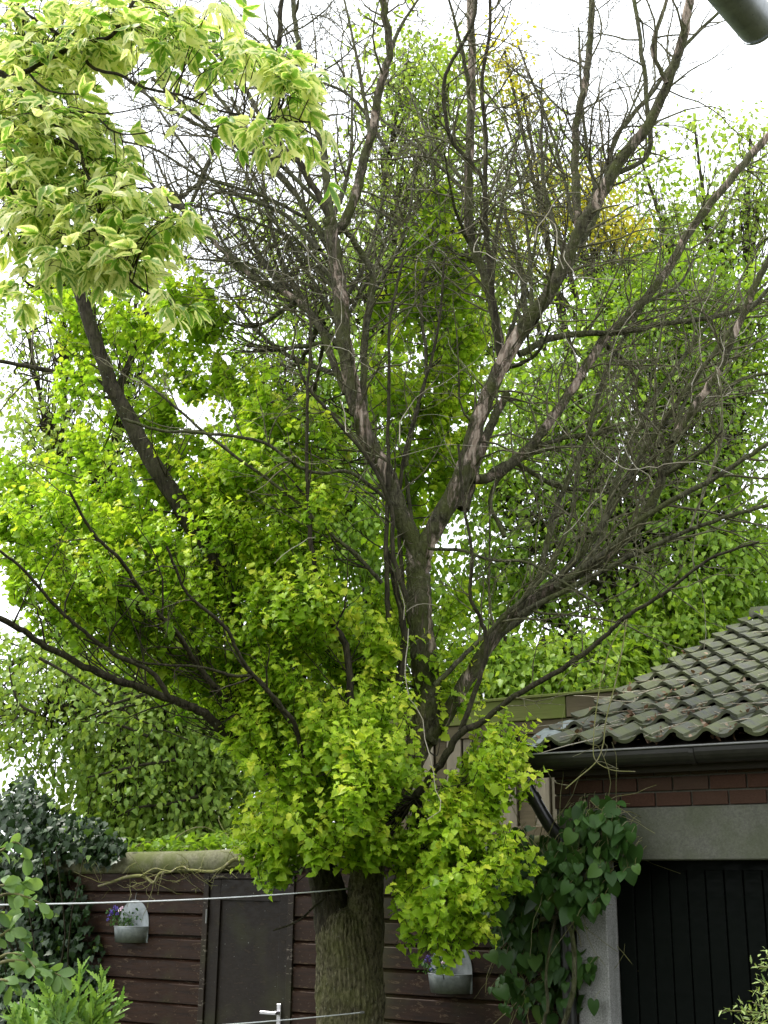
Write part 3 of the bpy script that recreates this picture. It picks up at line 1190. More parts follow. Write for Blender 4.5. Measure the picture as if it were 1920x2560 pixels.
# dead central stem
limb([(915, 1610), (926, 1530), (918, 1440), (908, 1340), (905, 1260), (904, 1180)], (8.0, 8.0), 30, 27, 'dead', 'stem', 9, 18, 'dead_stem')
limb([(906, 1230), (893, 1170), (862, 1105), (838, 1030), (800, 960), (773, 890), (754, 800), (741, 720), (735, 640), (722, 540), (712, 478)], (8.0, 7.7), 22, 17, 'dead', 'dead', 8, 16)
limb([(906, 1230), (918, 1180), (945, 1130), (985, 1058), (1012, 985), (1032, 910), (1064, 830), (1100, 760), (1140, 692), (1188, 630), (1225, 560), (1256, 488), (1292, 430), (1345, 340), (1400, 270), (1448, 165), (1476, 80), (1490, -20), (1500, -120)], (8.0, 7.2), 23, 11, 'dead', 'dead', 7, 16)
limb([(1000, 1100), (1025, 1010), (1060, 920), (1095, 850)], (8.15, 8.3), 15, 9, 'dead', 'dead', 6, 10)
limb([(722, 500), (745, 480), (768, 420), (785, 350), (805, 280), (820, 190), (842, 110), (830, 20), (825, -100)], (7.75, 7.4), 13, 9, 'dead', 'dead', 7, 12)
limb([(714, 490), (705, 380), (690, 270), (665, 175), (640, 70), (628, -60)], (7.7, 7.9), 11, 6, 'limb_grey', 'dead', 7)
limb([(712, 470), (650, 355), (607, 318), (600, 200), (604, 60), (610, -80)], (7.7, 7.6), 9, 6, 'live', 'dead', 7)
limb([(708, 520), (670, 470), (625, 400), (575, 340), (540, 300), (500, 210)], (7.8, 8.1), 8, 4, 'limb_grey', 'dead')
limb([(800, 640), (805, 590), (770, 530), (740, 490)], (7.9, 7.75), 8, 7, 'limb_grey', 'dead')
limb([(790, 930), (785, 830), (790, 720), (803, 640)], (7.95, 7.9), 8, 9, 'limb_grey', 'dead')
limb([(748, 850), (722, 790), (697, 720), (660, 665), (610, 630), (560, 605), (510, 572), (465, 525), (420, 475), (355, 425), (300, 370), (200, 300)], (7.9, 8.6), 10, 4, 'dead', 'dead', 6)
limb([(600, 625), (530, 570), (430, 560), (300, 535)], (8.1, 8.4), 4, 2, 'limb_grey', 'dead')
limb([(1250, 490), (1243, 400), (1243, 330), (1246, 265), (1264, 180), (1274, 80), (1280, -40)], (7.6, 7.9), 11, 8, 'dead', 'dead', 7)
limb([(1090, 800), (1078, 740), (1062, 655), (1040, 575), (1014, 500), (1012, 375), (1020, 190), (1016, 0), (1010, -120)], (7.95, 8.3), 12, 10, 'dead', 'dead', 7, 12)
limb([(1085, 800), (1062, 622), (1051, 500), (1045, 400), (1020, 355), (970, 290), (960, 175), (995, 100), (1024, 40), (1034, -60)], (7.9, 7.4), 7, 4, 'live', 'dead', 7)
limb([(1047, 420), (1050, 300), (1040, 180), (1056, 80), (1060, -60)], (7.7, 7.6), 6, 4, 'live', 'dead')
limb([(1225, 560), (1290, 460), (1330, 300), (1400, 210), (1480, 100), (1560, 20)], (7.7, 8.2), 8, 4, 'limb_grey', 'dead')
limb([(1320, 380), (1400, 330), (1395, 200), (1380, 60), (1360, -60)], (7.5, 7.8), 7, 5, 'limb_grey', 'dead')
limb([(1440, 180), (1410, 100), (1440, 0), (1450, -80)], (7.3, 7.2), 6, 4, 'dead', 'dead')
# big limbs fanning to the right
limb([(925, 1600), (958, 1555), (1030, 1436), (1090, 1342), (1160, 1292), (1280, 1220), (1380, 1135), (1430, 1030), (1452, 955), (1495, 885), (1552, 800), (1632, 620), (1700, 480)], (7.95, 7.3), 17, 7, 'dead', 'right', 7, 12)
limb([(1150, 1300), (1260, 1190), (1330, 1085), (1400, 960), (1500, 820), (1600, 690), (1720, 560)], (7.8, 7.5), 9, 5, 'limb_grey', 'right', 7)
limb([(1200, 1270), (1300, 1200), (1400, 1110), (1530, 1040), (1659, 960), (1760, 910)], (7.7, 7.1), 8, 5, 'limb_grey', 'right', 7)
limb([(1080, 1370), (1180, 1290), (1290, 1180), (1330, 1040), (1390, 900), (1470, 780), (1560, 660)], (8.0, 8.4), 9, 4, 'limb_grey', 'right', 7)
limb([(1060, 1400), (1160, 1250), (1200, 1100), (1270, 940), (1310, 800), (1390, 660)], (8.1, 8.6), 8, 4, 'limb_grey', 'right', 7)
limb([(1120, 1330), (1250, 1260), (1430, 1170), (1560, 1120), (1700, 1080)], (7.7, 7.2), 7, 4, 'limb_grey', 'right', 7)
limb([(895, 1725), (950, 1650), (992, 1587), (1040, 1560), (1110, 1505), (1230, 1435), (1305, 1375), (1355, 1330), (1430, 1285), (1530, 1210), (1640, 1170)], (7.7, 6.9), 9, 3, 'live', 'rightlow', 6)
limb([(992, 1587), (1030, 1485), (1052, 1400), (1040, 1340), (1015, 1285), (1020, 1200), (1000, 1080), (990, 960)], (7.6, 7.3), 6, 3, 'live', 'rightlow', 6)
limb([(940, 1480), (1010, 1410), (1090, 1330), (1180, 1240), (1230, 1130), (1250, 1000), (1290, 880)], (7.8, 7.5), 6, 3, 'limb_grey', 'right', 6)
limb([(925, 1185), (1000, 1190), (1060, 1210), (1140, 1215), (1220, 1260), (1300, 1310)], (7.9, 7.3), 4, 3, 'limb_grey', 'rightlow', 6)
limb([(1120, 765), (1210, 725), (1330, 720), (1430, 700), (1540, 685), (1680, 640)], (8.2, 8.6), 9, 5, 'limb_grey', 'right', 6)
limb([(1005, 1030), (1060, 1030), (1150, 960), (1230, 850), (1300, 740), (1380, 660), (1440, 585), (1490, 500), (1555, 415), (1632, 325), (1720, 230)], (8.05, 8.8), 12, 9, 'dead', 'right', 7, 12)
limb([(1100, 1000), (1200, 950), (1330, 930), (1480, 900), (1600, 820), (1720, 800)], (8.3, 8.6), 6, 4, 'limb_grey', 'right', 6)
limb([(1060, 1020), (1110, 1000), (1200, 1050), (1280, 1060), (1400, 1080)], (8.3, 8.6), 7, 3, 'limb_grey', 'right', 6)
limb([(1090, 1160), (1060, 1070), (1130, 990), (1240, 960)], (8.1, 8.3), 6, 3, 'limb_grey', 'right', 6)
# living limbs to the left
limb([(612, 1700), (555, 1625), (500, 1595), (440, 1540), (370, 1510), (270, 1475), (215, 1455), (100, 1395), (30, 1350), (-60, 1310)], (8.1, 6.5), 12, 6, 'live', 'leafy', 6)
limb([(590, 1650), (565, 1605), (540, 1560), (480, 1500), (430, 1440), (380, 1365), (320, 1300), (260, 1210), (200, 1150), (150, 1060)], (8.0, 6.6), 9, 3, 'live', 'leafy', 6)
limb([(370, 1510), (325, 1450), (250, 1415), (170, 1355), (115, 1305), (55, 1235), (0, 1190)], (7.2, 6.5), 6, 3, 'live', 'leafy', 6)
limb([(660, 1640), (630, 1555), (575, 1490), (525, 1430), (490, 1360), (435, 1310), (400, 1275), (360, 1180)], (7.5, 6.7), 6, 3, 'live', 'leafy', 6)
limb([(640, 1580), (560, 1470), (500, 1460), (430, 1440), (300, 1430), (180, 1380)], (7.5, 6.9), 5, 2, 'live', 'leafy', 6)
limb([(760, 1600), (750, 1410), (720, 1350), (700, 1290), (678, 1210), (667, 1100), (663, 950), (665, 830), (672, 720), (660, 620)], (7.7, 7.4), 9, 2, 'live', 'leafy', 6)
limb([(825, 1260), (770, 1200), (700, 1140), (625, 1070), (500, 980), (425, 920), (350, 855), (300, 815)], (7.8, 7.3), 5, 3, 'limb_grey', 'bareleft', 6)
limb([(850, 1090), (760, 1022), (690, 1022), (640, 1005), (565, 955), (435, 935), (350, 930), (265, 905)], (7.8, 7.0), 4.5, 3.5, 'limb_grey', 'bareleft', 6)
limb([(840, 1340), (835, 1200), (838, 1000), (840, 850), (842, 700), (870, 560)], (7.7, 7.5), 6, 3, 'live', 'bareup', 6)
limb([(880, 1300), (850, 1200), (845, 1100), (800, 1000), (720, 900), (660, 830), (640, 770)], (7.7, 7.5), 6, 3, 'live', 'bareup', 6)
limb([(870, 1260), (862, 1130), (870, 1000), (905, 870), (945, 720), (960, 560)], (8.0, 7.8), 5, 3, 'live', 'bareup', 6)
limb([(905, 1330), (890, 1150), (880, 980), (920, 800), (910, 640), (950, 480), (930, 330)], (8.2, 8.5), 6, 3, 'limb_grey', 'bareup', 6)
limb([(860, 1480), (875, 1380), (860, 1290), (835, 1190)], (7.8, 7.7), 9, 6, 'live', 'bareup', 6)
limb([(700, 1940), (650, 1985), (620, 2000), (590, 2010)], (7.8, 7.5), 3, 1.5, 'live', 'none', 5, 6)
# long arching dead branches towards the upper left
for data, Ys, r0 in [([(705, 450), (565, 325), (450, 280), (325, 210), (250, 150)], (7.8, 8.6), 6), ([(690, 540), (615, 465), (525, 425), (480, 410), (415, 340), (345, 240), (290, 170)], (7.9, 8.7), 6), ([(565, 320), (500, 245), (415, 135), (360, 50), (320, -20)], (8.1, 8.8), 6),
                     ([(330, 170), (440, 265), (520, 330), (600, 480)], (8.6, 8.2), 5), ([(410, 445), (445, 370), (465, 300), (475, 260)], (8.4, 8.4), 5), ([(600, 340), (530, 190), (440, 90), (370, 10)], (8.0, 8.8), 7), ([(660, 470), (560, 420), (430, 380), (330, 320), (220, 300)], (8.1, 8.8), 5),
                     ([(730, 620), (640, 520), (520, 470), (400, 440)], (8.0, 8.8), 5), ([(840, 330), (760, 210), (660, 170), (560, 150)], (7.9, 8.4), 5)]:
    limb(data, Ys, r0, 2.5, 'limb_grey', 'dead', 6, 7)
# extra dead limbs filling the crown, behind
for (x0, y0, x1, y1, Y0, Y1) in [(735, 640, 470, 260, 8.0, 9.2), (740, 720, 560, 430, 8.1, 9.4), (760, 820, 480, 620, 8.2, 9.4), (745, 760, 600, 560, 8.1, 9.0), (715, 480, 760, 150, 8.0, 9.0),
                                 (800, 640, 900, 330, 8.2, 9.2), (1012, 400, 880, 190, 8.3, 9.0), (1012, 420, 800, 240, 8.3, 9.3), (1015, 500, 760, 420, 8.3, 9.3), (1030, 560, 880, 470, 8.3, 9.0),
                                 (1060, 640, 1130, 250, 8.2, 9.0), (1100, 740, 1180, 300, 8.2, 9.0), (1150, 680, 1110, 330, 8.0, 8.6), (1225, 560, 1170, 180, 7.9, 8.8), (1240, 480, 1120, 100, 7.9, 8.5),
                                 (1255, 490, 1390, 180, 8.0, 8.9), (1190, 640, 1330, 330, 8.0, 8.9), (1140, 690, 1080, 420, 8.1, 8.9), (1290, 430, 1250, 60, 7.6, 8.2), (1020, 250, 960, -40, 8.2, 8.0),
                                 (690, 300, 560, 60, 8.0, 8.6), (800, 300, 740, -20, 7.8, 8.4), (830, 150, 930, -40, 7.6, 7.9), (1030, 560, 960, 330, 8.2, 7.4), (1100, 760, 1200, 520, 8.0, 7.2),
                                 (640, 650, 500, 700, 8.1, 8.9), (700, 740, 520, 760, 8.1, 9.0), (690, 700, 560, 820, 8.2, 9.1), (420, 480, 330, 330, 8.4, 8.8), (560, 600, 430, 400, 8.3, 8.7),
                                 (1080, 800, 1190, 700, 8.1, 7.5), (720, 560, 520, 300, 8.2, 9.0), (700, 700, 470, 470, 8.4, 9.3), (660, 665, 560, 330, 8.4, 9.2), (730, 600, 640, 300, 8.2, 9.2), (740, 700, 850, 480, 8.3, 9.2), (610, 630, 470, 330, 8.5, 9.0), (735, 660, 830, 420, 8.2, 9.0), (700, 740, 600, 900, 8.3, 9.0), (640, 650, 480, 560, 8.4, 9.2), (1380, 660, 1500, 560, 8.6, 8.9), (1300, 740, 1420, 780, 8.6, 9.0), (1430, 1030, 1560, 930, 7.6, 7.2), (1452, 955, 1560, 740, 7.5, 7.9)]:
    mx_, my_ = (x0 + x1) / 2 + RNG.uniform(-25, 25), (y0 + y1) / 2 + RNG.uniform(-5, 35)
    limb([(x0, y0), (mx_, my_), (x1, y1)], (Y0, Y1), RNG.uniform(5, 8), 2.5, 'limb_grey', 'dead', 8, 6)

tw = TreeTubes(elm)
twl = TreeTubes(elm)
for c, rad, kind in LIMBS:
    L = np.linalg.norm(np.diff(c, axis=0), axis=1).sum()
    if kind == 'dead':
        grow(tw, c, rad, int(6.2 * L), (0.4, 1.3), 3, 0.2, 0.0, 0.2, 0.009, None, (0.5, 1.25), 3.6)
    elif kind == 'right':
        grow(tw, c, rad, int(7 * L), (0.4, 1.4), 3, 0.2, 0.01, 0.17, 0.009, None, (0.35, 1.0), 3.4)
    elif kind == 'rightlow':
        grow(tw, c, rad, int(5 * L), (0.3, 0.8), 2, 0.3, 0.02, 0.15, 0.005)
    elif kind in ('bareleft', 'bareup'):
        grow(tw, c, rad, int(5 * L), (0.3, 0.8), 2, 0.2, 0.03, 0.15, 0.006)
    elif kind in ('leafy', 'live'):
        grow(twl, c, rad, int(3.2 * L), (0.3, 0.8), 2, 0.2, 0.05, 0.2, 0.007)
o = tw.build('dead_twigs', M['twig'], elm)
o['kind'] = 'stuff'

# golden leaves on short upright shoots
GOLD = [  # Fx, Fy, rx, ry, Y, rY, shoots
    (700, 1740, 190, 120, 7.75, 0.75, 170), (570, 1790, 60, 60, 7.6, 0.4, 22), (640, 1850, 90, 40, 7.5, 0.45, 36), (860, 1840, 120, 70, 7.45, 0.5, 70),
    (965, 1940, 80, 80, 7.3, 0.35, 75), (900, 1940, 50, 70, 7.4, 0.3, 26), (1020, 1690, 95, 105, 7.6, 0.5, 70), (1060, 1850, 70, 30, 7.3, 0.3, 22), (1070, 1610, 55, 60, 7.5, 0.3, 26), (980, 1790, 90, 70, 7.5, 0.5, 60),
    (830, 1680, 90, 120, 7.6, 0.5, 75), (760, 1600, 120, 130, 7.6, 0.6, 120), (620, 1560, 120, 130, 7.8, 0.6, 115), (480, 1450, 150, 130, 7.7, 0.7, 140), (330, 1350, 170, 130, 7.5, 0.8, 150),
    (160, 1260, 170, 130, 7.2, 0.8, 140), (60, 1190, 100, 110, 7.1, 0.7, 60), (180, 1110, 160, 90, 7.4, 0.8, 90), (60, 1020, 80, 70, 7.6, 0.5, 30), (330, 1150, 140, 130, 7.7, 0.7, 120), (500, 1200, 150, 160, 7.9, 0.7, 150),
    (620, 1330, 140, 140, 7.9, 0.6, 130), (420, 1030, 120, 110, 8.0, 0.6, 85), (560, 1000, 110, 120, 8.1, 0.5, 85), (680, 1080, 90, 130, 8.1, 0.5, 65), (560, 880, 60, 90, 8.2, 0.4, 36), (700, 940, 60, 60, 8.0, 0.4, 24),
    (820, 1420, 70, 140, 8.1, 0.4, 60), (740, 1440, 90, 120, 8.2, 0.4, 60), (970, 1420, 35, 110, 8.05, 0.3, 28), (975, 1290, 22, 50, 8.0, 0.2, 8), (830, 1330, 60, 60, 8.2, 0.3, 24),
    (900, 1080, 80, 150, 8.6, 0.4, 75), (900, 900, 95, 160, 8.6, 0.4, 95), (920, 720, 105, 160, 8.7, 0.45, 105), (950, 560, 70, 130, 8.7, 0.4, 62), (955, 450, 40, 50, 8.7, 0.3, 14), (1000, 820, 40, 160, 8.6, 0.3, 34),
    (985, 1000, 45, 90, 8.6, 0.3, 26), (425, 720, 40, 150, 8.5, 0.35, 60), (390, 640, 45, 90, 8.6, 0.35, 28), (310, 760, 60, 110, 8.8, 0.3, 30), (190, 720, 60, 120, 8.75, 0.3, 34), (140, 620, 45, 80, 8.8, 0.3, 18),
    (340, 900, 60, 70, 8.7, 0.3, 26), (220, 950, 70, 60, 8.8, 0.3, 24), (160, 850, 30, 60, 8.1, 0.15, 8), (270, 680, 30, 60, 8.1, 0.15, 8), (490, 760, 30, 90, 8.6, 0.3, 14),
]
LV = Leaves()
axis_x = tb0[0]
ZCUT = Fp(750, 1905, TY)[2]
alln = np.concatenate([c for c, r, k in LIMBS if k != 'none'])
for (fx, fy, rx, ry, Y, rY, ns) in GOLD:
    if fx < 560 and fy > 1000:
        Y = Y + 0.45
    ncen = max(3, ns // 5)
    q = rand_dirs(ncen) * (RNG.random(ncen)[:, None] ** 0.4)
    q = q[RNG.integers(0, ncen, ns)]
    for s_ in q:
        s_ = s_ + RNG.normal(size=3) * np.array([11 / rx * 1.6, 0.10 / rY, 14 / ry * 1.5])
        Yc = Y + s_[1] * rY
        base = Fp(fx + s_[0] * rx, fy + s_[2] * ry * -1, Yc)
        outv = nrm(np.array([base[0] - axis_x, base[1] - TY - 0.2, 0.0]))
        d0 = nrm(UP * RNG.uniform(0.3, 1.1) + outv * RNG.uniform(0.2, 0.8) + RNG.normal(size=3) * 0.3)
        L = RNG.uniform(0.22, 0.45)
        pts, de = walk(base - d0 * L * 0.5, d0, L, 6, 0.12, -0.01)
        if abs(base[0] - axis_x) < 0.42 and base[2] - L * 0.5 < ZCUT and base[0] < axis_x + 0.30:
            continue
        twl.add(pts, np.linspace(0.0032, 0.0014, 7), 3)
        # thin link back to the nearest limb
        if RNG.random() < 0.13:
            j = np.argmin(((alln - (pts[0] - np.array([0, 0, 0.3]) - outv * 0.3)) ** 2).sum(1))
            e = alln[j]
            if np.linalg.norm(e - pts[0]) < 1.3:
                twl.add(catmull([e, (e + pts[0]) / 2 + np.array([0, 0, -0.06]) + RNG.normal(size=3) * 0.03, pts[0]], 4), np.linspace(0.006, 0.003, 9), 3)
        nl = int(RNG.integers(14, 22))
        u = np.linspace(0.05, 1.0, nl)
        ii = np.minimum((u * 6).astype(int), 5)
        fr_ = u * 6 - ii
        pp = pts[ii] * (1 - fr_[:, None]) + pts[ii + 1] * fr_[:, None]
        side = nrm(np.cross(d0, outv + RNG.normal(size=3) * 0.5))
        sg = np.where(np.arange(nl) % 2 == 0, 1.0, -1.0)[:, None]
        dd = nrm(side[None] * sg * 0.8 + outv[None] * 0.45 + de[None] * 0.25 + np.array([0, 0, -0.25])[None] + RNG.normal(size=(nl, 3)) * 0.35)
        nn = nrm(UP[None] * 0.9 + outv[None] * 0.55 + RNG.normal(size=(nl, 3)) * 0.38)
        sz = RNG.uniform(0.042, 0.072, nl) * (1.12 - 0.4 * u)
        tn = 0.32 + 0.38 * u + RNG.normal(size=nl) * 0.13 + RNG.normal() * 0.12
        LV.add(pp + RNG.normal(size=(nl, 3)) * 0.012, dd, nn, sz, tn)
o = twl.build('leafy_twigs', M['twig_live'], elm)
o['kind'] = 'stuff'


def near_score(p, d, n, s):
    v = p - CAMP[None]
    dist = np.linalg.norm(v, axis=1)
    face = np.abs((n * v).sum(1)) / dist
    fwd = v[:, 1] * CT + v[:, 2] * ST
    upc = -v[:, 1] * ST + v[:, 2] * CT
    x_ = v[:, 0] / fwd
    y_ = upc / fwd
    inside = (np.abs(x_) < 0.30) & (np.abs(y_) < 0.40)
    return np.where(inside, s * (0.5 + face) / dist ** 1.6, 0) + RNG.random(len(p)) * 1e-6


LV.build(T_ELM, M['gold_leaf'], elm, 'foliage', 300, 'leaf', near_score, False)

# pale dry strands hanging and looping through the dead crown
st = TreeTubes(elm)
for _ in range(230):
    c, rad, kind = LIMBS[RNG.integers(len(LIMBS))]
    if kind not in ('dead', 'right', 'bareup'):
        continue
    p = c[RNG.integers(len(c) // 3, len(c))] + RNG.normal(size=3) * 0.15
    d = nrm(np.array([RNG.normal() * 0.5, RNG.normal() * 0.3, RNG.choice([-1.0, 1.0]) * 0.9]))
    L = RNG.uniform(0.5, 1.7)
    pts, _d = walk(p, d, L, 14, 0.24, 0)
    st.add(pts, np.linspace(0.0036, 0.002, 15), 4)
o = st.build('vine_strands', M['strand'], elm)
o['kind'] = 'stuff'


# ------------------------------------------------------------------ trees behind
def bg_tree(name, label, base, trunk_top, blobs, mat, size, tint, group='trees behind the shed and garage', rad=0.14, tmpl=T_SIMPLE, droop=0.4, twigmat='live', spread=0.2, extra=()):
    """blobs: Fx,Fy,rx,ry,Y,rY,clumps,leaves per clump"""
    root = empty(name, (base[0], base[1], 0))
    tag(root, label, 'tree', group)
    b0 = np.array([base[0], base[1], -0.05])
    tt = np.array(trunk_top)
    mid = (b0 + tt) / 2 + np.array([RNG.uniform(-0.15, 0.15), 0, 0])
    tc = catmull([b0, mid, tt], 8)
    tube_part('trunk', tc, np.linspace(rad, rad * 0.5, len(tc)), 12, M[twigmat], root)
    LVb = Leaves()
    tb = TreeTubes(root)
    for (fx, fy, rx, ry, Y, rY, ncl, npl) in blobs:
        cen = Fp(fx, fy, Y)
        j = len(tc) // 2 + RNG.integers(0, len(tc) // 2)
        lc = catmull([tc[j], (tc[j] + cen) / 2 + np.array([0, 0, 0.15]), cen], 6)
        tube_part('limb', lc, np.linspace(rad * 0.38, rad * 0.12, len(lc)), 8, M[twigmat], root)
        q = rand_dirs(ncl) * (RNG.random(ncl)[:, None] ** 0.42)
        for s_ in q:
            cc = Fp(fx + s_[0] * rx, fy - s_[2] * ry, Y + s_[1] * rY)
            k = RNG.integers(len(lc) // 3, len(lc))
            bp = catmull([lc[k], (lc[k] + cc) / 2 + RNG.normal(size=3) * 0.08, cc], 4)
            tb.add(bp, np.linspace(0.012, 0.003, len(bp)), 3)
            outv = nrm(cc - (tt - np.array([0, 0, 0.5])))
            n_ = max(3, int(npl * 1.08 * RNG.uniform(0.5, 1.5)))
            off = RNG.normal(size=(n_, 3)) * np.array([spread, spread, spread * 0.45]) * (size / 0.085)
            off[:, 2] -= 0.25 * (off[:, 0] ** 2 + off[:, 1] ** 2) / 0.3
            dd = nrm(nrm(off) * 0.5 + outv[None] * 0.3 + np.array([0, 0, -droop])[None] + RNG.normal(size=(n_, 3)) * 0.4)
            nn = nrm(UP[None] * 0.9 + outv[None] * 0.35 + np.array([0, -0.1, 0])[None] + RNG.normal(size=(n_, 3)) * 0.55)
            LVb.add(cc[None] + off, dd, nn, RNG.uniform(0.6, 1.05, n_) * size, tint + RNG.normal(size=n_) * 0.2 + RNG.normal() * 0.2)
    for data in extra:
        c_ = catmull([P(x, y, blobs[0][4] - 0.75) for x, y in data], 5)
        tube_part('limb', c_, np.linspace(0.016, 0.006, len(c_)), 7, M[twigmat], root)
    o = tb.build('twigs', M['twig_live'], root)
    o['kind'] = 'stuff'
    LVb.build(tmpl, mat, root, 'foliage')
    return root


g0 = Fp(200, 1900, 12.2)
bg_tree('beech_tree', 'mid green tree with drooping leaves behind the ivy and the left end of the shed', (g0[0], 12.4), Fp(330, 1100, 12.4),
        [(110, 1540, 140, 170, 12.0, 0.9, 60, 20), (280, 1640, 150, 180, 12.0, 0.9, 150, 26), (430, 1700, 140, 150, 12.0, 0.8, 140, 26), (400, 1560, 150, 120, 12.3, 0.8, 100, 24), (180, 1420, 150, 120, 12.4, 0.8, 80, 22),
         (520, 1620, 110, 130, 12.2, 0.8, 80, 24), (250, 1780, 90, 60, 11.8, 0.5, 50, 24), (20, 1440, 80, 140, 12.5, 0.8, 22, 18), (40, 1620, 110, 120, 12.2, 0.8, 26, 16), (-60, 1500, 120, 200, 12.4, 0.9, 40, 18), (330, 1480, 170, 120, 11.6, 0.6, 60, 22), (420, 1790, 140, 50, 11.6, 0.4, 60, 24)],
        M['beech_leaf'], 0.078, 0.68, droop=0.25, spread=0.21, extra=[[(445, 1899), (347, 1914), (260, 1934), (220, 1943)], [(359, 1737), (275, 1763), (246, 1781), (200, 1800)], [(365, 1735), (356, 1755), (260, 1783), (217, 1812)], [(370, 1841), (304, 1815), (240, 1804), (202, 1804)], [(90, 1783), (64, 1772), (43, 1752), (29, 1708), (23, 1665)], [(98, 1645), (160, 1680), (312, 1778), (350, 1800), (470, 1850)], [(500, 1990), (420, 2010), (340, 2020), (290, 2045)]])
g0 = Fp(330, 1900, 13.5)
bg_tree('ash_tree', 'thin pale green tree whose crown lets white sky through beside the leaning trunk', (g0[0], 13.6), Fp(110, 900, 13.6),
        [(110, 900, 140, 170, 13.2, 1.0, 80, 16), (60, 720, 110, 120, 13.4, 0.9, 30, 14), (140, 620, 120, 110, 13.4, 0.9, 40, 15), (230, 1010, 140, 120, 13.4, 0.9, 70, 18), (40, 1080, 90, 120, 13.4, 0.9, 34, 15), (300, 800, 90, 160, 13.6, 0.8, 60, 18), (300, 620, 90, 120, 13.6, 0.8, 40, 16)],
        M['pale_leaf'], 0.09, 0.5)
g0 = Fp(560, 1900, 13.0)
bg_tree('lime_tree', 'dense green tree behind the leafy middle of the half dead tree', (g0[0], 13.4), Fp(600, 900, 13.4),
        [(470, 1250, 160, 160, 13.0, 0.8, 130, 26), (640, 1250, 160, 170, 13.0, 0.8, 140, 26), (760, 1100, 150, 170, 13.0, 0.9, 140, 26), (620, 1000, 150, 130, 13.2, 0.9, 110, 24), (680, 1500, 170, 140, 12.8, 0.7, 110, 26), (850, 1330, 130, 160, 12.8, 0.8, 120, 26),
         (480, 1020, 110, 120, 13.4, 0.9, 60, 22), (760, 850, 140, 130, 13.4, 0.9, 100, 22), (600, 760, 150, 130, 13.6, 0.9, 70, 18), (900, 1550, 120, 90, 12.6, 0.6, 60, 24), (720, 1720, 190, 120, 12.6, 0.6, 70, 24), (900, 1700, 120, 100, 12.6, 0.6, 40, 24)],
        M['bg_leaf'], 0.088, 0.5)
g0 = Fp(820, 1900, 15.0)
bg_tree('poplar_tree', 'tall pale green tree far behind the bare branches', (g0[0], 15.4), Fp(800, 500, 15.4),
        [(640, 540, 150, 150, 15.0, 1.0, 70, 18), (800, 600, 160, 160, 15.0, 1.0, 110, 20), (860, 380, 150, 170, 15.2, 1.0, 110, 20), (960, 220, 120, 160, 15.2, 1.0, 90, 20), (880, 130, 130, 130, 15.4, 1.0, 60, 18), (1020, 480, 150, 180, 15.0, 1.0, 110, 20), (560, 450, 90, 80, 15.0, 0.8, 16, 14), (1060, 700, 150, 160, 14.8, 1.0, 110, 22)],
        M['pale_leaf'], 0.10, 0.45)
g0 = Fp(1405, 1900, 13.0)
bg_tree('hornbeam_tree', 'broad green tree with a dark upright trunk behind the garage roof', (g0[0], 13.2), Fp(1405, 900, 13.2),
        [(1250, 850, 170, 170, 13.0, 1.0, 125, 24), (1430, 830, 170, 170, 13.0, 1.0, 120, 24), (1590, 900, 140, 180, 13.0, 1.0, 90, 24), (1180, 1080, 150, 160, 13.0, 0.9, 90, 24), (1350, 1080, 160, 150, 13.0, 0.9, 80, 24), (1540, 1120, 150, 130, 12.8, 0.9, 80, 24),
         (1300, 1270, 170, 90, 13.4, 0.8, 38, 20), (1120, 1270, 130, 120, 13.2, 0.8, 55, 22), (1520, 1290, 170, 120, 12.5, 0.7, 130, 26), (1630, 1230, 90, 120, 12.5, 0.7, 70, 26), (1350, 680, 140, 130, 13.4, 0.9, 100, 24), (1070, 1060, 95, 130, 13.2, 0.8, 60, 24), (1060, 1230, 80, 110, 13.2, 0.8, 36, 24), (1150, 900, 110, 120, 13.4, 0.9, 55, 24), (1480, 640, 140, 130, 13.4, 0.9, 100, 24), (1620, 700, 110, 130, 13.4, 0.9, 80, 24)],
        M['bg_leaf'], 0.09, 0.55, rad=0.17)
g0 = Fp(1150, 1900, 12.0)
bg_tree('maple_tree', 'low bright green tree leaning over the fence beside the pantile roof', (g0[0], 12.3), Fp(1180, 1380, 12.3),
        [(1100, 1450, 110, 60, 12.0, 0.5, 70, 24), (1240, 1440, 120, 60, 12.0, 0.5, 80, 24), (1360, 1400, 110, 60, 12.2, 0.5, 70, 24), (1490, 1350, 90, 60, 12.2, 0.5, 50, 24), (1320, 1480, 60, 30, 11.8, 0.3, 26, 22), (1040, 1400, 60, 70, 12.2, 0.5, 36, 24)],
        M['bg_leaf'], 0.095, 0.75)
g0 = Fp(1560, 1900, 16.0)
bg_tree('birch_tree', 'airy pale green tree against the white sky at the garage end', (g0[0], 16.2), Fp(1560, 600, 16.2),
        [(1560, 480, 110, 130, 16.0, 1.0, 60, 18), (1640, 430, 80, 150, 16.0, 1.0, 50, 18), (1440, 470, 110, 130, 16.0, 1.0, 50, 18), (1500, 270, 60, 60, 16.0, 0.7, 14, 14), (1620, 300, 60, 70, 16.0, 0.7, 16, 14), (1340, 560, 110, 120, 15.8, 1.0, 60, 20), (1380, 330, 60, 80, 16.0, 0.7, 12, 14), (1230, 480, 90, 160, 16, 0.8, 40, 16), (1160, 330, 80, 130, 16, 0.8, 30, 16)],
        M['pale_leaf'], 0.105, 0.4)
g0 = Fp(1300, 1900, 14.6)
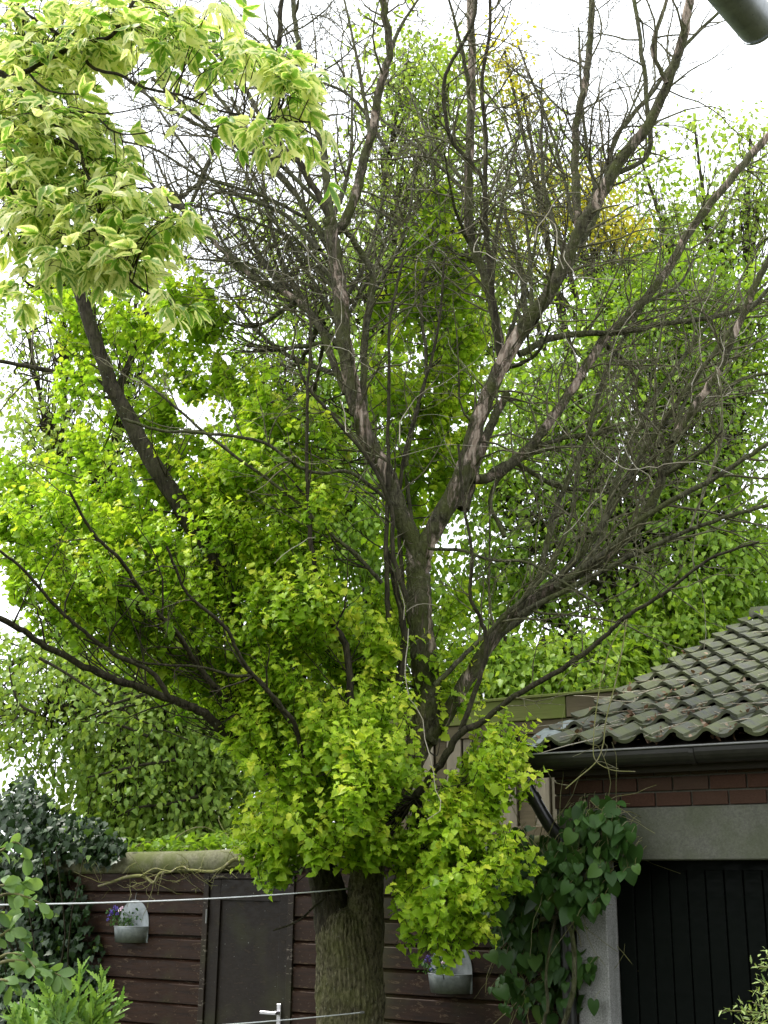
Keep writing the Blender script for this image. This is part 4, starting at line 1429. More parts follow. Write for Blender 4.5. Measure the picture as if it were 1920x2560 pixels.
bg_tree('yellow_maple_tree', 'tree with bright yellow foliage glimpsed through the bare branches', (g0[0], 14.8), Fp(1290, 600, 14.8),
        [(1330, 480, 50, 45, 14.4, 0.5, 24, 30), (1270, 420, 50, 60, 14.4, 0.5, 18, 26), (1090, 110, 40, 70, 14.6, 0.5, 12, 26), (1130, 200, 35, 60, 14.6, 0.5, 10, 26), (1180, 420, 40, 80, 14.6, 0.5, 12, 24), (1140, 560, 40, 60, 14.6, 0.5, 8, 24), (1090, 470, 30, 60, 14.6, 0.4, 8, 24)],
        M['yellow_leaf'], 0.08, 0.5)

# ------------------------------------------------------------------ variegated box elder at the upper left
eb = P(-500, 600, 4.2)
elder = empty('box_elder_tree', (eb[0], 4.2, 0))
tag(elder, 'tree with cream edged variegated leaves hanging in front of the bare crown', 'tree')
tcE = catmull([gz(eb, -0.05), gz(eb, 2.0) + np.array([0.05, 0, 0]), P(-420, 700, 4.2), P(-250, 380, 4.2), P(-120, 230, 4.1), P(0, 182, 4.0)], 8)
tube_part('trunk', tcE, np.linspace(0.11, 0.014, len(tcE)), 14, M['live'], elder)


def pl(data, Ys, r0, r1, mat='live', per=5):
    n = len(data)
    pts = [P(x, y, Ys[0] + (Ys[1] - Ys[0]) * i / (n - 1)) for i, (x, y) in enumerate(data)]
    c = catmull(pts, per)
    rad = np.linspace(r0, r1, len(c))
    c[1:-1] += RNG.normal(size=(len(c) - 2, 3)) * rad[1:-1, None] * 0.2
    tube_part('limb', c, rad, 8, M[mat], elder)
    return c, rad


EL = []
EL.append(pl([(-40, 170), (0, 182), (32, 194), (66, 176), (130, 142), (180, 118), (240, 101), (278, 90), (320, 30), (350, -40)], (4.0, 3.9), 0.013, 0.006))
EL.append(pl([(32, 194), (70, 243), (127, 278), (139, 307), (162, 338), (185, 356), (202, 393), (223, 443), (240, 485), (255, 579), (284, 648), (330, 705), (380, 740)], (4.0, 3.8), 0.010, 0.004))
EL.append(pl([(202, 119), (220, 159), (255, 179), (301, 188), (362, 220), (434, 234), (480, 249), (555, 278), (694, 301), (775, 305)], (4.0, 3.7), 0.007, 0.003))
EL.append(pl([(70, 180), (110, 220), (160, 234), (214, 231), (250, 205)], (4.0, 3.8), 0.005, 0.002))
EL.append(pl([(127, 278), (150, 290), (200, 279), (260, 285), (330, 275), (375, 262)], (4.0, 3.7), 0.005, 0.002))
EL.append(pl([(0, 310), (60, 345), (110, 365), (185, 380), (210, 385)], (4.2, 4.1), 0.006, 0.003))
EL.append(pl([(-40, 420), (20, 460), (60, 540), (110, 570), (180, 585), (235, 570)], (4.1, 3.9), 0.006, 0.003))
EL.append(pl([(20, -30), (60, 30), (100, 55), (150, 90), (200, 130)], (4.2, 4.1), 0.008, 0.005))
EL.append(pl([(240, -30), (280, 40), (330, 55), (400, 90), (470, 112), (540, 110), (640, 160), (760, 200)], (4.3, 4.1), 0.006, 0.003))
EL.append(pl([(235, 280), (270, 320), (310, 335), (370, 330), (400, 310)], (4.0, 3.8), 0.004, 0.002))
EL.append(pl([(-40, 560), (30, 600), (60, 700), (130, 720), (200, 700)], (4.3, 4.2), 0.006, 0.003))
EL.append(pl([(-40, 300), (0, 480), (90, 500), (200, 490), (300, 480), (370, 470), (420, 500)], (4.5, 4.3), 0.006, 0.003))
ELf = Leaves()
ett = TreeTubes(elder)
ELB = [(130, 90, 170, 120, 4.2, 0.4, 62), (110, 280, 150, 120, 4.2, 0.5, 85), (80, 480, 130, 150, 4.2, 0.5, 100), (30, 180, 90, 160, 4.4, 0.4, 50), (260, 480, 130, 90, 4.0, 0.4, 48), (330, 80, 150, 80, 4.1, 0.4, 42), (330, 620, 110, 110, 3.9, 0.3, 34), (200, 620, 120, 90, 4.1, 0.4, 34), (60, 700, 60, 60, 4.2, 0.3, 6),
       (420, 540, 40, 60, 3.8, 0.2, 7), (600, 130, 120, 50, 3.9, 0.3, 20), (720, 230, 90, 60, 3.8, 0.2, 17), (690, 330, 90, 40, 3.7, 0.2, 12), (470, 60, 90, 60, 4.0, 0.3, 14), (430, 170, 50, 60, 4.0, 0.2, 6), (540, 10, 60, 20, 3.9, 0.2, 4), (795, 430, 12, 6, 3.6, 0.05, 1), (20, 330, 60, 160, 4.3, 0.4, 24), (220, 330, 90, 70, 4.2, 0.3, 18), (430, 770, 30, 30, 3.7, 0.1, 3), (520, 300, 60, 50, 3.9, 0.2, 4)]
ealln = np.concatenate([c for c, r in EL])
for (x, y, rx, ry, Y, rY, ns) in ELB:
    q = rand_dirs(ns) * (RNG.random(ns)[:, None] ** 0.45)
    for s_ in q:
        b = P(x + s_[0] * rx, y - s_[2] * ry, Y + s_[1] * rY)
        j = np.argmin(((ealln - b) ** 2).sum(1))
        e = ealln[j]
        ett.add(catmull([e, (e + b) / 2 + np.array([0, 0, 0.02]) + RNG.normal(size=3) * 0.015, b], 3), np.linspace(0.003, 0.0012, 7), 3)
        outv = nrm(np.array([b[0] - eb[0] - 0.3, (b[1] - 4.2) - 0.25, 0]))
        # a couple of compound leaves: three to five leaflets from one stalk
        for _k in range(int(RNG.integers(2, 4))):
            a = RNG.uniform(0, 2 * math.pi)
            stalk = nrm(np.array([math.cos(a), math.sin(a), RNG.uniform(-0.7, 0.3)]) + outv * 0.6)
            tip = b + stalk * RNG.uniform(0.04, 0.10)
            ett.add([b, (b + tip) / 2 + np.array([0, 0, 0.006]), tip], [0.0013, 0.001, 0.0008], 3)
            side = nrm(np.cross(stalk, UP))
            nb = int(RNG.choice([3, 3, 5]))
            fan = [(0, 1.0), (0.9, 0.85), (-0.9, 0.85), (1.2, 0.7), (-1.2, 0.7)][:nb]
            nn = nrm(UP * 0.7 + np.array([0, -0.35, 0]) + RNG.normal(size=3) * 0.5)
            sz = RNG.uniform(0.065, 0.11)
            tn = RNG.uniform(0.1, 1.0)
            dro = RNG.uniform(0.1, 0.9)
            for m_, (fa, fs_) in enumerate(fan):
                d = nrm(stalk * math.cos(fa) + side * math.sin(fa) + np.array([0, 0, -dro]) + RNG.normal(size=3) * 0.25)
                back = 0.0 if m_ < 3 else 0.03
                ELf.add(tip - stalk * back, d, nn + RNG.normal(size=3) * 0.2, sz * fs_, tn)
o = ett.build('twigs', M['twig_live'], elder)
o['kind'] = 'stuff'
ELf.build(T_LANCE, M['elder_leaf'], elder, 'foliage', 300, 'leaf', near_score)

# ------------------------------------------------------------------ ivy on the left end of the shed
ib = shed_pt(40, 2500, -0.25)
ivy = empty('ivy', (ib[0], ib[1], 0))
tag(ivy, 'dark glossy ivy smothering the left end of the brown shed', 'climber')
IV = Leaves()
it = TreeTubes(ivy)
IVB = [(40, 2030, 110, 60, 0.1, 0.4, 520), (60, 1985, 40, 50, 0.1, 0.3, 90), (110, 2020, 30, 40, 0.1, 0.3, 60), (150, 2080, 140, 50, -0.0, 0.3, 560), (50, 2150, 110, 100, -0.15, 0.2, 700), (230, 2130, 90, 40, -0.08, 0.15, 200), (110, 2280, 120, 130, -0.10, 0.12, 700), (60, 2420, 110, 140, -0.15, 0.15, 600), (190, 2420, 80, 130, -0.08, 0.1, 300), (270, 2110, 60, 26, -0.02, 0.15, 110), (30, 2500, 80, 90, -0.2, 0.15, 240)]
for (x, y, rx, ry, bk, rb_, nl) in IVB:
    q = rand_dirs(nl) * (RNG.random(nl)[:, None] ** 0.4)
    pp = np.array([shed_pt(x + a[0] * rx, y - a[2] * ry, bk + a[1] * rb_) for a in q])
    keep = []
    outv = np.array([-N_SH[0], -N_SH[1], 0])
    dd = nrm(np.array([0, 0, -1.0])[None] + outv[None] * 0.25 + RNG.normal(size=(nl, 3)) * 0.5)
    nn = nrm(outv[None] * 0.9 + UP[None] * 0.75 + RNG.normal(size=(nl, 3)) * 0.35)
    tn = np.clip(RNG.beta(2, 3, nl), 0, 1)
    tn = np.where(RNG.random(nl) < 0.05, 0.97, tn * 0.85)
    IV.add(pp, dd, nn, RNG.uniform(0.04, 0.085, nl), tn)
for _ in range(40):
    s0 = shed_pt(RNG.uniform(-60, 150), 2560, RNG.uniform(-0.12, -0.03))
    s0[2] = RNG.uniform(0.0, 1.0)
    pts, _d = walk(s0, np.array([RNG.normal() * 0.2, 0, 1.0]), RNG.uniform(0.8, 2.0), 10, 0.18, 0.1)
    it.add(pts, np.linspace(0.012, 0.004, 11), 5)
o = it.build('stems', M['live'], ivy)
IV.build(T_IVY, M['ivy_leaf'], ivy, 'foliage', 300, 'leaf', near_score)

# light ivy shoots along the top of the shed roof
rb0 = shed_pt(480, 2130, 0.35)
ivt = empty('roof_ivy', (rb0[0], rb0[1], rb0[2] - 0.1))
tag(ivt, 'light green creeper growing along the top of the shed roof', 'climber')
I2 = Leaves()
for (x, y, rx, ry, nl) in [(360, 2118, 90, 20, 130), (480, 2112, 100, 20, 130), (590, 2105, 90, 20, 110), (660, 2090, 60, 30, 60)]:
    q = rand_dirs(nl)
    pp = np.array([shed_pt(x + a[0] * rx, y - a[2] * ry, 0.3 + a[1] * 0.2) for a in q])
    I2.add(pp, rand_dirs(nl) + np.array([0, 0, 0.1])[None], nrm(UP[None] + RNG.normal(size=(nl, 3)) * 0.5), RNG.uniform(0.04, 0.075, nl), 0.2 + RNG.random(nl) * 0.5)
it = TreeTubes(ivt)
for _ in range(14):
    s0 = shed_pt(RNG.uniform(300, 640), 2125, RNG.uniform(0.15, 0.4))
    pts, _d = walk(s0, np.array([RNG.normal() * 0.6, RNG.normal() * 0.3, 0.35]), RNG.uniform(0.3, 0.7), 8, 0.25, -0.12)
    it.add(pts, np.linspace(0.005, 0.002, 9), 4)
it.build('stems', M['vine'], ivt)
I2.build(T_IVY, M['bg_leaf'], ivt, 'foliage')

# woody vine along the shed roof edge
vz = [(20, 330), (150, 290), (250, 255), (380, 240), (440, 265), (500, 300), (530, 250), (560, 215), (650, 205), (700, 175), (760, 165), (800, 185), (850, 192), (1000, 205), (1100, 170), (1150, 130), (1200, 100), (1260, 95), (1320, 115), (1390, 85)]
vpts = [shed_pt(240 + x * 0.2893, 2120 + y * 0.2893, -0.105 + 0.02 * math.sin(i * 2)) for i, (x, y) in enumerate(vz)]
vine = empty('woody_vine', tuple(vpts[0]))
tag(vine, 'bare mossy woody vine twisting along the shed roof edge above the boards', 'vine')
cv = catmull(vpts, 6)
tube_part('stem', cv, 0.009 + 0.0035 * np.sin(np.linspace(0, 9, len(cv))) + np.linspace(0, 0.004, len(cv)), 8, M['vine'], vine)
vt = TreeTubes(vine)
grow(vt, cv, np.full(len(cv), 0.006), 44, (0.08, 0.45), 2, 0.0, 0.0, 0.3, 0.004, None, (0.5, 1.3), 3)
vt.add(catmull([vpts[3], shed_pt(352, 2190, -0.12), shed_pt(385, 2172, -0.12), shed_pt(405, 2175, -0.11), vpts[8]], 6), np.full(25, 0.006), 5)
vt.build('side_shoots', M['vine'], vine)['kind'] = 'stuff'

# ------------------------------------------------------------------ heart leaved climber between shed and garage
cb0 = shed_pt(1400, 2560, -0.08)
clm = empty('climbing_plant', (cb0[0], cb0[1], 0))
tag(clm, 'climber with large dark heart shaped leaves between the shed and the garage pillar', 'climber')
CL = Leaves()
ctb = TreeTubes(clm)
CLB = [(1490, 2080, 95, 100, 0, 130), (1400, 2150, 70, 60, 0, 70), (1280, 2170, 80, 60, 1, 45), (1430, 2210, 110, 90, 0, 120), (1300, 2250, 90, 80, 1, 90), (1390, 2330, 110, 100, 1, 110), (1270, 2330, 80, 90, 1, 60), (1370, 2450, 90, 90, 1, 70), (1440, 2440, 70, 80, 1, 45), (1290, 2490, 70, 70, 1, 26), (1240, 2220, 70, 60, 1, 30), (1310, 2110, 70, 50, 1, 30), (1560, 2130, 50, 60, 0, 22), (1230, 2110, 60, 30, 1, 12)]
outv = np.array([-N_SH[0], -N_SH[1], 0])
for (x, y, rx, ry, wl_, nl) in CLB:
    q = rand_dirs(nl) * (RNG.random(nl)[:, None] ** 0.45)
    for a in q:
        bk = RNG.uniform(-0.32, -0.06)
        p = shed_pt(x + a[0] * rx, y - a[2] * ry, bk - 0.05) if wl_ else garage_pt(x + a[0] * rx, y - a[2] * ry, bk)
        d = nrm(np.array([0, 0, -1.0]) + outv * 0.3 + RNG.normal(size=3) * 0.38)
        n_ = nrm(outv * 1.0 + UP * 0.55 + RNG.normal(size=3) * 0.35)
        s_ = RNG.choice([RNG.uniform(0.035, 0.07), RNG.uniform(0.07, 0.115)], p=[0.5, 0.5])
        CL.add(p, d, n_, s_, RNG.beta(2, 2.4))
        stp = p - d * 0.05 - outv * RNG.uniform(0.03, 0.12)
        ctb.add([stp, (stp + p) / 2 + np.array([0, 0, 0.012]), p], [0.002, 0.0018, 0.0014], 3)
for _ in range(90):
    wl_ = RNG.random() < 0.5
    s0 = shed_pt(RNG.uniform(1230, 1460), RNG.uniform(2250, 2560), RNG.uniform(-0.25, -0.05)) if wl_ else garage_pt(RNG.uniform(1330, 1540), RNG.uniform(1980, 2300), RNG.uniform(-0.2, -0.05))
    pts, _d = walk(s0, nrm(np.array([RNG.normal() * 0.5, RNG.normal() * 0.15, RNG.choice([1.0, -1.0])])), RNG.uniform(0.25, 0.8), 8, 0.2, 0)
    ctb.add(pts, np.linspace(0.0035, 0.0015, 9), 3)
ctb.build('tendrils', M['vine'], clm)
ms = [(1405, 2590), (1420, 2530), (1434, 2470), (1436, 2390), (1428, 2330), (1410, 2300), (1385, 2292), (1350, 2300)]
mp_ = [garage_pt(x, y, -0.16 - 0.02 * math.sin(i)) for i, (x, y) in enumerate(ms)]
mp_ = [gz(mp_[0], 0.0), gz(mp_[0], 0.8)] + mp_
cm = catmull(mp_, 6)
tube_part('stem', cm, np.linspace(0.018, 0.012, len(cm)), 9, M['limb_grey'], clm)
ms = [(1360, 2600), (1370, 2520), (1365, 2440), (1378, 2350), (1400, 2250), (1430, 2150), (1440, 2060)]
mp_ = [garage_pt(x, y, -0.14) for x, y in ms]
cm = catmull([gz(mp_[0], 0.0)] + mp_, 6)
tube_part('stem', cm, np.linspace(0.012, 0.006, len(cm)), 8, M['limb_grey'], clm)
CL.build(T_HEART, M['climber_leaf'], clm, 'small_foliage', 300, 'leaf', near_score)


# ------------------------------------------------------------------ zinc wall planters
def planter(px, py_rim, label, flabel, flowers):
    t, z = sw(px, py_rim, -0.03)
    loc = SH0 + G_SH * t - N_SH * 0.034
    root = empty('wall_planter', (loc[0], loc[1], z), SH_RZ)
    tag(root, label, 'planter', 'zinc planters hanging on the shed boards')
    w, hb_, dp = 0.155, 0.115, 0.15
    # bowl: half oval, tapering a little
    v, f = [], []
    n = 20
    for (zz, k) in ((0.0, 1.0), (-hb_ * 0.15, 0.99), (-hb_, 0.90), (-hb_ + 0.004, 0.86), (-0.005, 0.965), (0.004, 0.985)):
        for i in range(n + 1):
            a = math.pi * i / n
            v.append((-math.cos(a) * w * k, -math.sin(a) * dp * k, zz))
    rows = 6
    for r in range(rows):
        r2 = (r + 1) % rows
        for i in range(n):
            f.append((r * (n + 1) + i, r * (n + 1) + i + 1, r2 * (n + 1) + i + 1, r2 * (n + 1) + i))
    f.append(tuple(range(3 * (n + 1), 4 * (n + 1))))
    f.append(tuple(range(2 * (n + 1), 3 * (n + 1)))[::-1])
    MB().poly(v, f).build('bowl', M['zinc'], root, smooth=True)
    tb = Tubes()
    a = np.linspace(0, math.pi, 21)
    tb.add(np.stack([-np.cos(a) * w, -np.sin(a) * dp, np.zeros(21)], 1), np.full(21, 0.004), 6)
    tb.build('rim', M['zinc'], root)
    # rounded back plate
    v, f = [], []
    for (y, s) in ((0.0, 1.0), (-0.006, 1.0)):
        v.append((-w, y, -hb_))
        v.append((w, y, -hb_))
        for i in range(17):
            aa = math.pi * i / 16
            v.append((math.cos(aa) * w, y, 0.02 + math.sin(aa) * 0.175))
    n2 = 19
    f = [tuple(range(n2)), tuple(range(n2, 2 * n2))[::-1]] + [(i, (i + 1) % n2, n2 + (i + 1) % n2, n2 + i) for i in range(n2)]
    MB().poly(v, f).build('back_plate', M['zinc'], root)
    tb = Tubes()
    aa = np.linspace(0, math.pi, 17)
    tb.add(np.stack([np.cos(aa) * w, np.full(17, -0.005), 0.02 + np.sin(aa) * 0.175], 1), np.full(17, 0.0035), 6)
    tb.build('back_rim', M['zinc'], root)
    tb = Tubes()
    tb.add([(0, -0.012, 0.17), (0.002, -0.006, 0.21), (0, 0.0, 0.245), (0, 0.01, 0.25)], [0.0025] * 4, 5)
    tb.build('hook', M['wire'], root)
    v, f = [(0, -dp * 0.4, -0.012)], []
    for i in range(17):
        a_ = math.pi * i / 16
        v.append((-math.cos(a_) * w * 0.95, -math.sin(a_) * dp * 0.94 - 0.004, -0.02))
    f = [(0, i + 1, i + 2) for i in range(16)]
    MB().poly(v, f).build('soil', M['soil'], root)
    # flowering plant standing in the bowl
    q = loc - N_SH * 0.07 - G_SH * 0.05
    pr_ = empty('pansy_plant', (q[0], q[1], z - 0.012))
    tag(pr_, flabel, 'flowers', 'flowers in the zinc planters')
    PL = Leaves()
    st_ = TreeTubes(pr_)
    o3 = np.array([q[0], q[1], z - 0.012])
    for _ in range(26):
        tip = o3 + np.array([RNG.normal() * 0.055, RNG.normal() * 0.035, RNG.uniform(0.03, 0.13)])
        st_.add([o3 + RNG.normal(size=3) * 0.01, (o3 + tip) / 2, tip], [0.0015, 0.0013, 0.001], 3)
        nl = 5
        PL.add(tip[None] + RNG.normal(size=(nl, 3)) * 0.014, rand_dirs(nl) + np.array([0, 0, -0.2])[None], nrm(UP[None] + RNG.normal(size=(nl, 3)) * 0.5), RNG.uniform(0.018, 0.034, nl), RNG.random(nl))
    st_.build('stems', M['green_stem'], pr_)
    PL.build(T_OBOV, M['pot_leaf'], pr_, 'foliage')
    for (dx, dz, dyy, mat, sz) in flowers:
        v, f = [], []
        for k in range(5):
            a_ = k * 2 * math.pi / 5
            b_ = len(v)
            for (rr2, da) in ((0.15, 0), (0.8, -0.5), (1.0, 0), (0.8, 0.5)):
                v.append((math.cos(a_ + da) * rr2 * sz, -0.006 * (1 - rr2) - 0.002 * k, math.sin(a_ + da) * rr2 * sz))
            f.append((b_, b_ + 1, b_ + 2, b_ + 3))
        o_ = MB().poly(v, f).build('flower', M[mat], pr_)
        o_.location = (dx * G_SH[0], dx * G_SH[1] - 0.05 + dyy, dz)
        o_.rotation_euler = (RNG.uniform(-0.6, 0.2), RNG.uniform(-0.3, 0.3), SH_RZ + RNG.uniform(-0.5, 0.5))


fl1 = [(-0.10 + random.uniform(-0.03, 0.05), random.uniform(0.10, 0.16), random.uniform(-0.03, 0.03), 'violet', 0.015) for _ in range(9)] + [(-0.15, 0.06, 0, 'violet', 0.014), (-0.14, 0.09, 0, 'violet', 0.014), (-0.015, 0.135, -0.04, 'pink', 0.021), (0.0, 0.15, -0.03, 'pink', 0.015)]
planter(336, 2316, 'grey zinc half round planter on the boards between the ivy and the shed door', 'violet and pink flowers in the planter between the ivy and the shed door', fl1)
fl2 = [(0.03 + random.uniform(-0.02, 0.05), random.uniform(0.08, 0.15), random.uniform(-0.05, 0.0), 'pink', 0.011) for _ in range(9)] + [(-0.08 + random.uniform(-0.03, 0.03), random.uniform(0.04, 0.12), -0.03, 'violet', 0.013) for _ in range(5)]
planter(1130, 2434, 'grey zinc half round planter on the boards right beside the thick tree trunk', 'pale pink and violet flowers in the planter beside the thick tree trunk', fl2)


# ------------------------------------------------------------------ washing lines
def wash_line(a, b, r, label):
    a, b = np.array(a), np.array(b)
    n = 24
    pts = [a + (b - a) * i / n - np.array([0, 0, 0.02 * 4 * (i / n) * (1 - i / n)]) for i in range(n + 1)]
    root = empty('washing_line', tuple(b))
    tag(root, label, 'line', 'washing lines tied to the tree')
    tb = TreeTubes(root)
    tb.add(pts, [r] * (n + 1), 6)
    tb.build('cord', M['line'], root)
    kb = TreeTubes(root)
    d = nrm(b - a)
    kb.add([b - d * 0.02, b + d * 0.012], [r * 2.2, r * 2.2], 8)
    kb.build('knot', M['wire'], root)


wash_line(P(-160, 2264, 4.6), P(868, 2222, TY - 0.16), 0.0032, 'white plastic washing line crossing above the zinc planter to the trunk fork')
wash_line(P(-260, 2602, 5.2), P(906, 2531, TY - 0.205), 0.0032, 'white plastic washing line crossing low in front of the shed door handle')

# ------------------------------------------------------------------ shrubs in front
fb0 = P(-260, 2500, 3.4)
shr = empty('plum_bush', (fb0[0], 3.4, 0))
tag(shr, 'bush with rounded fresh green leaves reaching in front of the ivy', 'bush')
SL = Leaves()
stt = TreeTubes(shr)
base_c = catmull([gz(fb0, 0), P(-240, 2560, 3.4), P(-200, 2300, 3.4), P(-160, 2100, 3.4)], 6)
tube_part('trunk', base_c, np.linspace(0.025, 0.010, len(base_c)), 8, M['live'], shr)
for (data, nl) in [([(-200, 2200), (-60, 2140), (0, 2128), (40, 2105), (72, 2145)], 9), ([(-200, 2260), (-60, 2230), (0, 2215), (30, 2210), (62, 2205)], 8), ([(-180, 2300), (-40, 2260), (20, 2235), (60, 2240), (108, 2262)], 9),
                   ([(-220, 2420), (-60, 2360), (0, 2340), (30, 2325), (70, 2365)], 9), ([(-220, 2500), (-60, 2415), (20, 2402), (80, 2408), (120, 2425), (152, 2440)], 18), ([(-200, 2520), (-40, 2440), (10, 2450), (40, 2470)], 8), ([(-200, 2360), (-60, 2290), (-10, 2280), (20, 2290)], 5), ([(-160, 2420), (-40, 2395), (20, 2385), (60, 2390), (88, 2420)], 10)]:
    pts = catmull([base_c[-4 - RNG.integers(8)]] + [P(x, y, 3.3 + RNG.uniform(-0.06, 0.06)) for x, y in data[1:]], 5)
    stt.add(pts, np.linspace(0.006, 0.0016, len(pts)), 5)
    for k in range(nl + 4):
        u = 1 - (k / (nl + 4)) * 0.55
        i = min(len(pts) - 1, int(u * (len(pts) - 1)))
        t = nrm(pts[min(i + 1, len(pts) - 1)] - pts[max(i - 1, 0)])
        sdv = nrm(np.cross(t, UP)) * (1 if k % 2 else -1)
        d = nrm(t * 0.5 + sdv * 0.5 + np.array([0, 0, RNG.uniform(-0.8, 0.35)]) + RNG.normal(size=3) * 0.25)
        SL.add(pts[i], d, nrm(UP * 0.6 + np.array([0, -0.7, 0]) + RNG.normal(size=3) * 0.45), RNG.uniform(0.034, 0.054), RNG.random())
stt.build('twigs', M['vine'], shr)
SL.build(T_OBOV, M['shrub_leaf'], shr, 'foliage', 300, 'leaf', near_score)

sb0 = P(190, 2600, 4.4)
fth = empty('elder_shoots', (sb0[0], 4.4, 0))
tag(fth, 'young plant with serrated pointed leaves sprouting below the ivy', 'plant')
FL = Leaves()
ftt = TreeTubes(fth)
for (tx, ty, bx2, by2) in [(200, 2430, 195, 2640), (255, 2445, 215, 2640), (110, 2450, 160, 2640), (300, 2515, 235, 2660), (130, 2500, 165, 2640), (50, 2525, 110, 2640), (240, 2500, 205, 2640), (165, 2480, 180, 2640), (90, 2510, 140, 2650), (275, 2480, 225, 2660), (30, 2540, 70, 2660)]:
    Yp = 4.3 + RNG.uniform(-0.12, 0.12)
    tip, bs = P(tx, ty, Yp), P(bx2, by2, Yp)
    g_ = np.array([sb0[0] + RNG.normal() * 0.06, 4.4 + RNG.normal() * 0.06, 0])
    pts = catmull([g_, (g_ + bs) / 2 + RNG.normal(size=3) * 0.03, bs, (tip + bs) / 2 + RNG.normal(size=3) * 0.01, tip], 6)
    ftt.add(pts, np.linspace(0.006, 0.0018, len(pts)), 5)
    n_ = len(pts)
    for k in range(11):
        i = n_ - 1 - k
        t = nrm(pts[min(i + 1, n_ - 1)] - pts[i - 1])
        for sg in (1, -1):
            sdv = nrm(np.cross(t, np.array([0, -1.0, 0]) + RNG.normal(size=3) * 0.5)) * sg
            d = nrm(t * 0.9 + sdv * (0.5 + 0.03 * k) + RNG.normal(size=3) * 0.22)
            FL.add(pts[i], d, nrm(np.array([0, -0.8, 0.5]) + RNG.normal(size=3) * 0.45), RNG.uniform(0.055, 0.095) * (0.7 + 0.04 * k), RNG.random())
ftt.build('stems', M['green_stem'], fth)
FL.build(T_SERR, M['feather_leaf'], fth, 'foliage', 300, 'leaf', near_score)

bb0 = P(1960, 2600, 4.0)
bxs = empty('privet_bush', (bb0[0], 4.0, 0))
tag(bxs, 'small leaved yellow green bush in front of the black garage door', 'bush')
BL = Leaves()
btt = TreeTubes(bxs)
for (data) in [[(2010, 2640), (1960, 2560), (1900, 2535), (1850, 2528), (1797, 2528)], [(2020, 2600), (1960, 2540), (1915, 2500), (1890, 2470)], [(2040, 2560), (1980, 2500), (1940, 2480), (1900, 2455)], [(2060, 2520), (1990, 2440), (1930, 2420), (1880, 2417)], [(2010, 2640), (1960, 2590), (1910, 2560), (1860, 2555)], [(2010, 2640), (1980, 2560), (1930, 2530), (1880, 2505)], [(2040, 2560), (1990, 2480), (1950, 2410), (1915, 2390)], [(2010, 2650), (1960, 2600), (1900, 2580), (1840, 2565)]]:
    Yb = 3.95 + RNG.uniform(-0.1, 0.1)
    pts = catmull([gz(bb0, 0.0)] + [P(x, y, Yb) for x, y in data], 6)
    btt.add(pts, np.linspace(0.007, 0.0016, len(pts)), 5)
    n_ = len(pts)
    for k in range(60):
        u = 1 - 0.62 * RNG.random()
        i = min(n_ - 2, int(u * (n_ - 1)))
        t = nrm(pts[i + 1] - pts[i])
        d = nrm(t * 0.4 + RNG.normal(size=3) * 0.6 + UP * 0.2)
        BL.add(pts[i] + RNG.normal(size=3) * 0.012, d, nrm(np.array([0, -0.4, 0.8]) + RNG.normal(size=3) * 0.4), RNG.uniform(0.014, 0.03), RNG.random())
btt.build('twigs', M['vine'], bxs)
BL.build(T_SERR, M['box_leaf'], bxs, 'foliage', 300, 'leaf', near_score)

# ------------------------------------------------------------------ zinc gutter end overhead at the right
ge = P(1895, 62, 2.6)
r2 = ray(1828, -18)
k2 = (ge[2] - CAMZ) / r2[2]
gd = nrm(CAMP + r2 * k2 - ge)
house = empty('house', (ge[0], ge[1], 0), math.atan2(gd[1], gd[0]))       # local x back along the eave, -y away from the garden
tag(house, 'house eave overhead, its zinc gutter end jutting in against the white sky', 'house')
GZ = ge[2]
# on this side of the eave the house lies towards local +y
tb = Tubes()
tb.add([(0, 0, GZ), (0.02, 0, GZ), (0.5, 0, GZ), (9.0, 0, GZ)], [0.05] * 4, 28)
gut = tb.build('gutter', M['zinc'], house)
tb = Tubes()
tb.add([(-0.002, 0, GZ), (0.006, 0, GZ)], [0.0535, 0.0535], 28)
tb.build('rim', M['zinc'], gut)
MB().box(0.3, 9.0, 0.056, 0.085, GZ - 0.1, GZ + 0.1).build('fascia', M['timber'], house)
MB().poly([(0.3, 0.02, GZ + 0.09), (9.0, 0.02, GZ + 0.09), (9.0, 1.75, GZ + 0.75), (0.3, 1.75, GZ + 0.75), (0.3, 0.02, GZ + 0.13), (9.0, 0.02, GZ + 0.13), (9.0, 1.75, GZ + 0.79), (0.3, 1.75, GZ + 0.79)],
          [(0, 1, 2, 3), (4, 5, 6, 7), (0, 1, 5, 4), (2, 3, 7, 6), (0, 3, 7, 4), (1, 2, 6, 5)]).build('canopy_roof', M['tile'], house)
MB().box(-0.6, 11.0, 1.72, 2.0, 0, 6.8).build('wall', M['brick'], house)
for wx_ in (3.2, 6.0):
    wf = MB().box(wx_, wx_ + 1.3, 1.66, 1.715, 0.9, 2.3).build('window', M['line'], house)
    MB().box(wx_ + 0.07, wx_ + 1.23, 1.645, 1.658, 0.97, 2.23).build('pane', M['pipe'], wf)

# ------------------------------------------------------------------ litter on the pantiles
lit = empty('leaf_litter', (0, 0, 0))
LT = Leaves()
ltt = Tubes()


def roof_pt(x, y, z=0.06):
    yy = y * math.cos(RP) - z * math.sin(RP) - OVER
    zz = y * math.sin(RP) + z * math.cos(RP) + EZ
    q = GO + G_G * x + N_G * yy
    return np.array([q[0], q[1], zz])


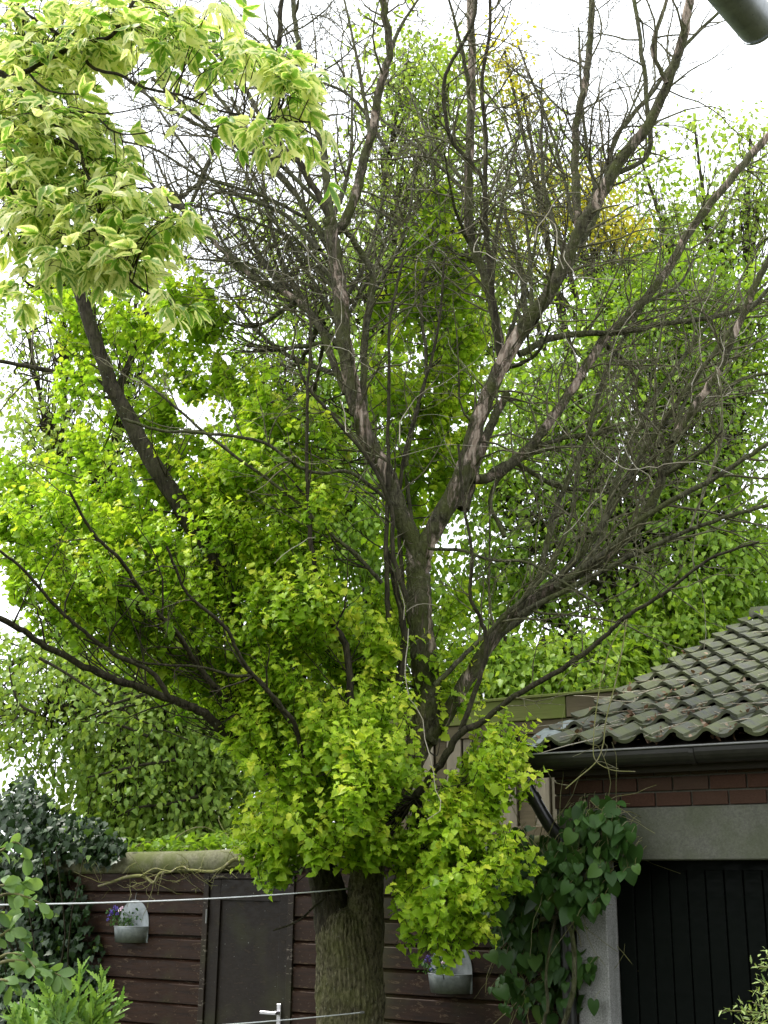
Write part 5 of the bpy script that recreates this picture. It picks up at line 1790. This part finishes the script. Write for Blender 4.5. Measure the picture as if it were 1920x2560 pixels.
rn_ = nrm(roof_pt(0, 0, 1) - roof_pt(0, 0, 0))
for _ in range(190):
    x, y = RNG.uniform(0.05, 2.8), abs(RNG.normal()) * 1.3
    n_ = int(RNG.integers(3, 12))
    for _k in range(n_):
        LT.add(roof_pt(x + RNG.normal() * 0.05, max(0.02, y + RNG.normal() * 0.06), RNG.uniform(0.035, 0.065)), rand_dirs(1)[0] + 0.0, nrm(rn_ + RNG.normal(size=3) * 0.5), RNG.uniform(0.02, 0.05), RNG.random())
for _ in range(110):
    x, y = RNG.uniform(0.1, 2.9), min(RLEN - 0.3, abs(RNG.normal()) * 1.6)
    a = roof_pt(x, y, 0.075)
    d = nrm(G_G[0] * np.array([1, 0, 0]) + 0) if False else nrm(roof_pt(x + RNG.normal(), y + RNG.normal(), 0.075) - a)
    L = RNG.uniform(0.12, 0.6)
    pts = [a]
    for _k in range(6):
        d = nrm(d + RNG.normal(size=3) * 0.22 * (1 - np.abs(rn_)))
        pts.append(pts[-1] + d * L / 6)
    pts = np.array(pts)
    h_ = (pts - a) @ rn_
    pts = pts - h_[:, None] * rn_[None] * 0.9
    ltt.add(pts, np.linspace(0.004, 0.0018, 7), 4)
tag(lit, kind='stuff')
bpy.data.objects.remove(lit)
lo = LT.build(T_SIMPLE, M['dry_leaf'], None, 'leaf_litter')
tag(lo, 'dry brown leaves lying on the pantile roof', 'leaves', kind='stuff')
lo = ltt.build('fallen_twigs', M['strand'], None)
tag(lo, 'dry fallen twigs scattered over the pantile roof', 'twigs', kind='stuff')

# twigs dangling over the gutter
for (data, lab, r) in [([(1568, 1541), (1530, 1610), (1505, 1690), (1490, 1780), (1484, 1850), (1488, 1900), (1530, 1925), (1588, 1929)], 'thin dead shoot hanging over the gutter and curling up at its tip', 0.0035),
                       ([(1568, 1541), (1556, 1620), (1540, 1700), (1515, 1800), (1508, 1860), (1490, 1905), (1445, 1945), (1414, 1972)], 'thin dead shoot hanging over the gutter with a blunt broken end', 0.004)]:
    pts = catmull([P(x, y, 7.35) for x, y in data], 6)
    rt_ = empty('hanging_shoot', tuple(pts[0]))
    tag(rt_, lab, 'shoot')
    tube_part('stem', pts, np.linspace(r, r * 0.8, len(pts)), 6, M['vine'], rt_)
    for _k in range(4):
        g2 = TreeTubes(rt_)
        grow(g2, pts, np.full(len(pts), 0.003), 1, (0.1, 0.3), 1, 0.1, 0, 0.2, 0.0025)
        g2.build('side_shoot', M['twig'], rt_)
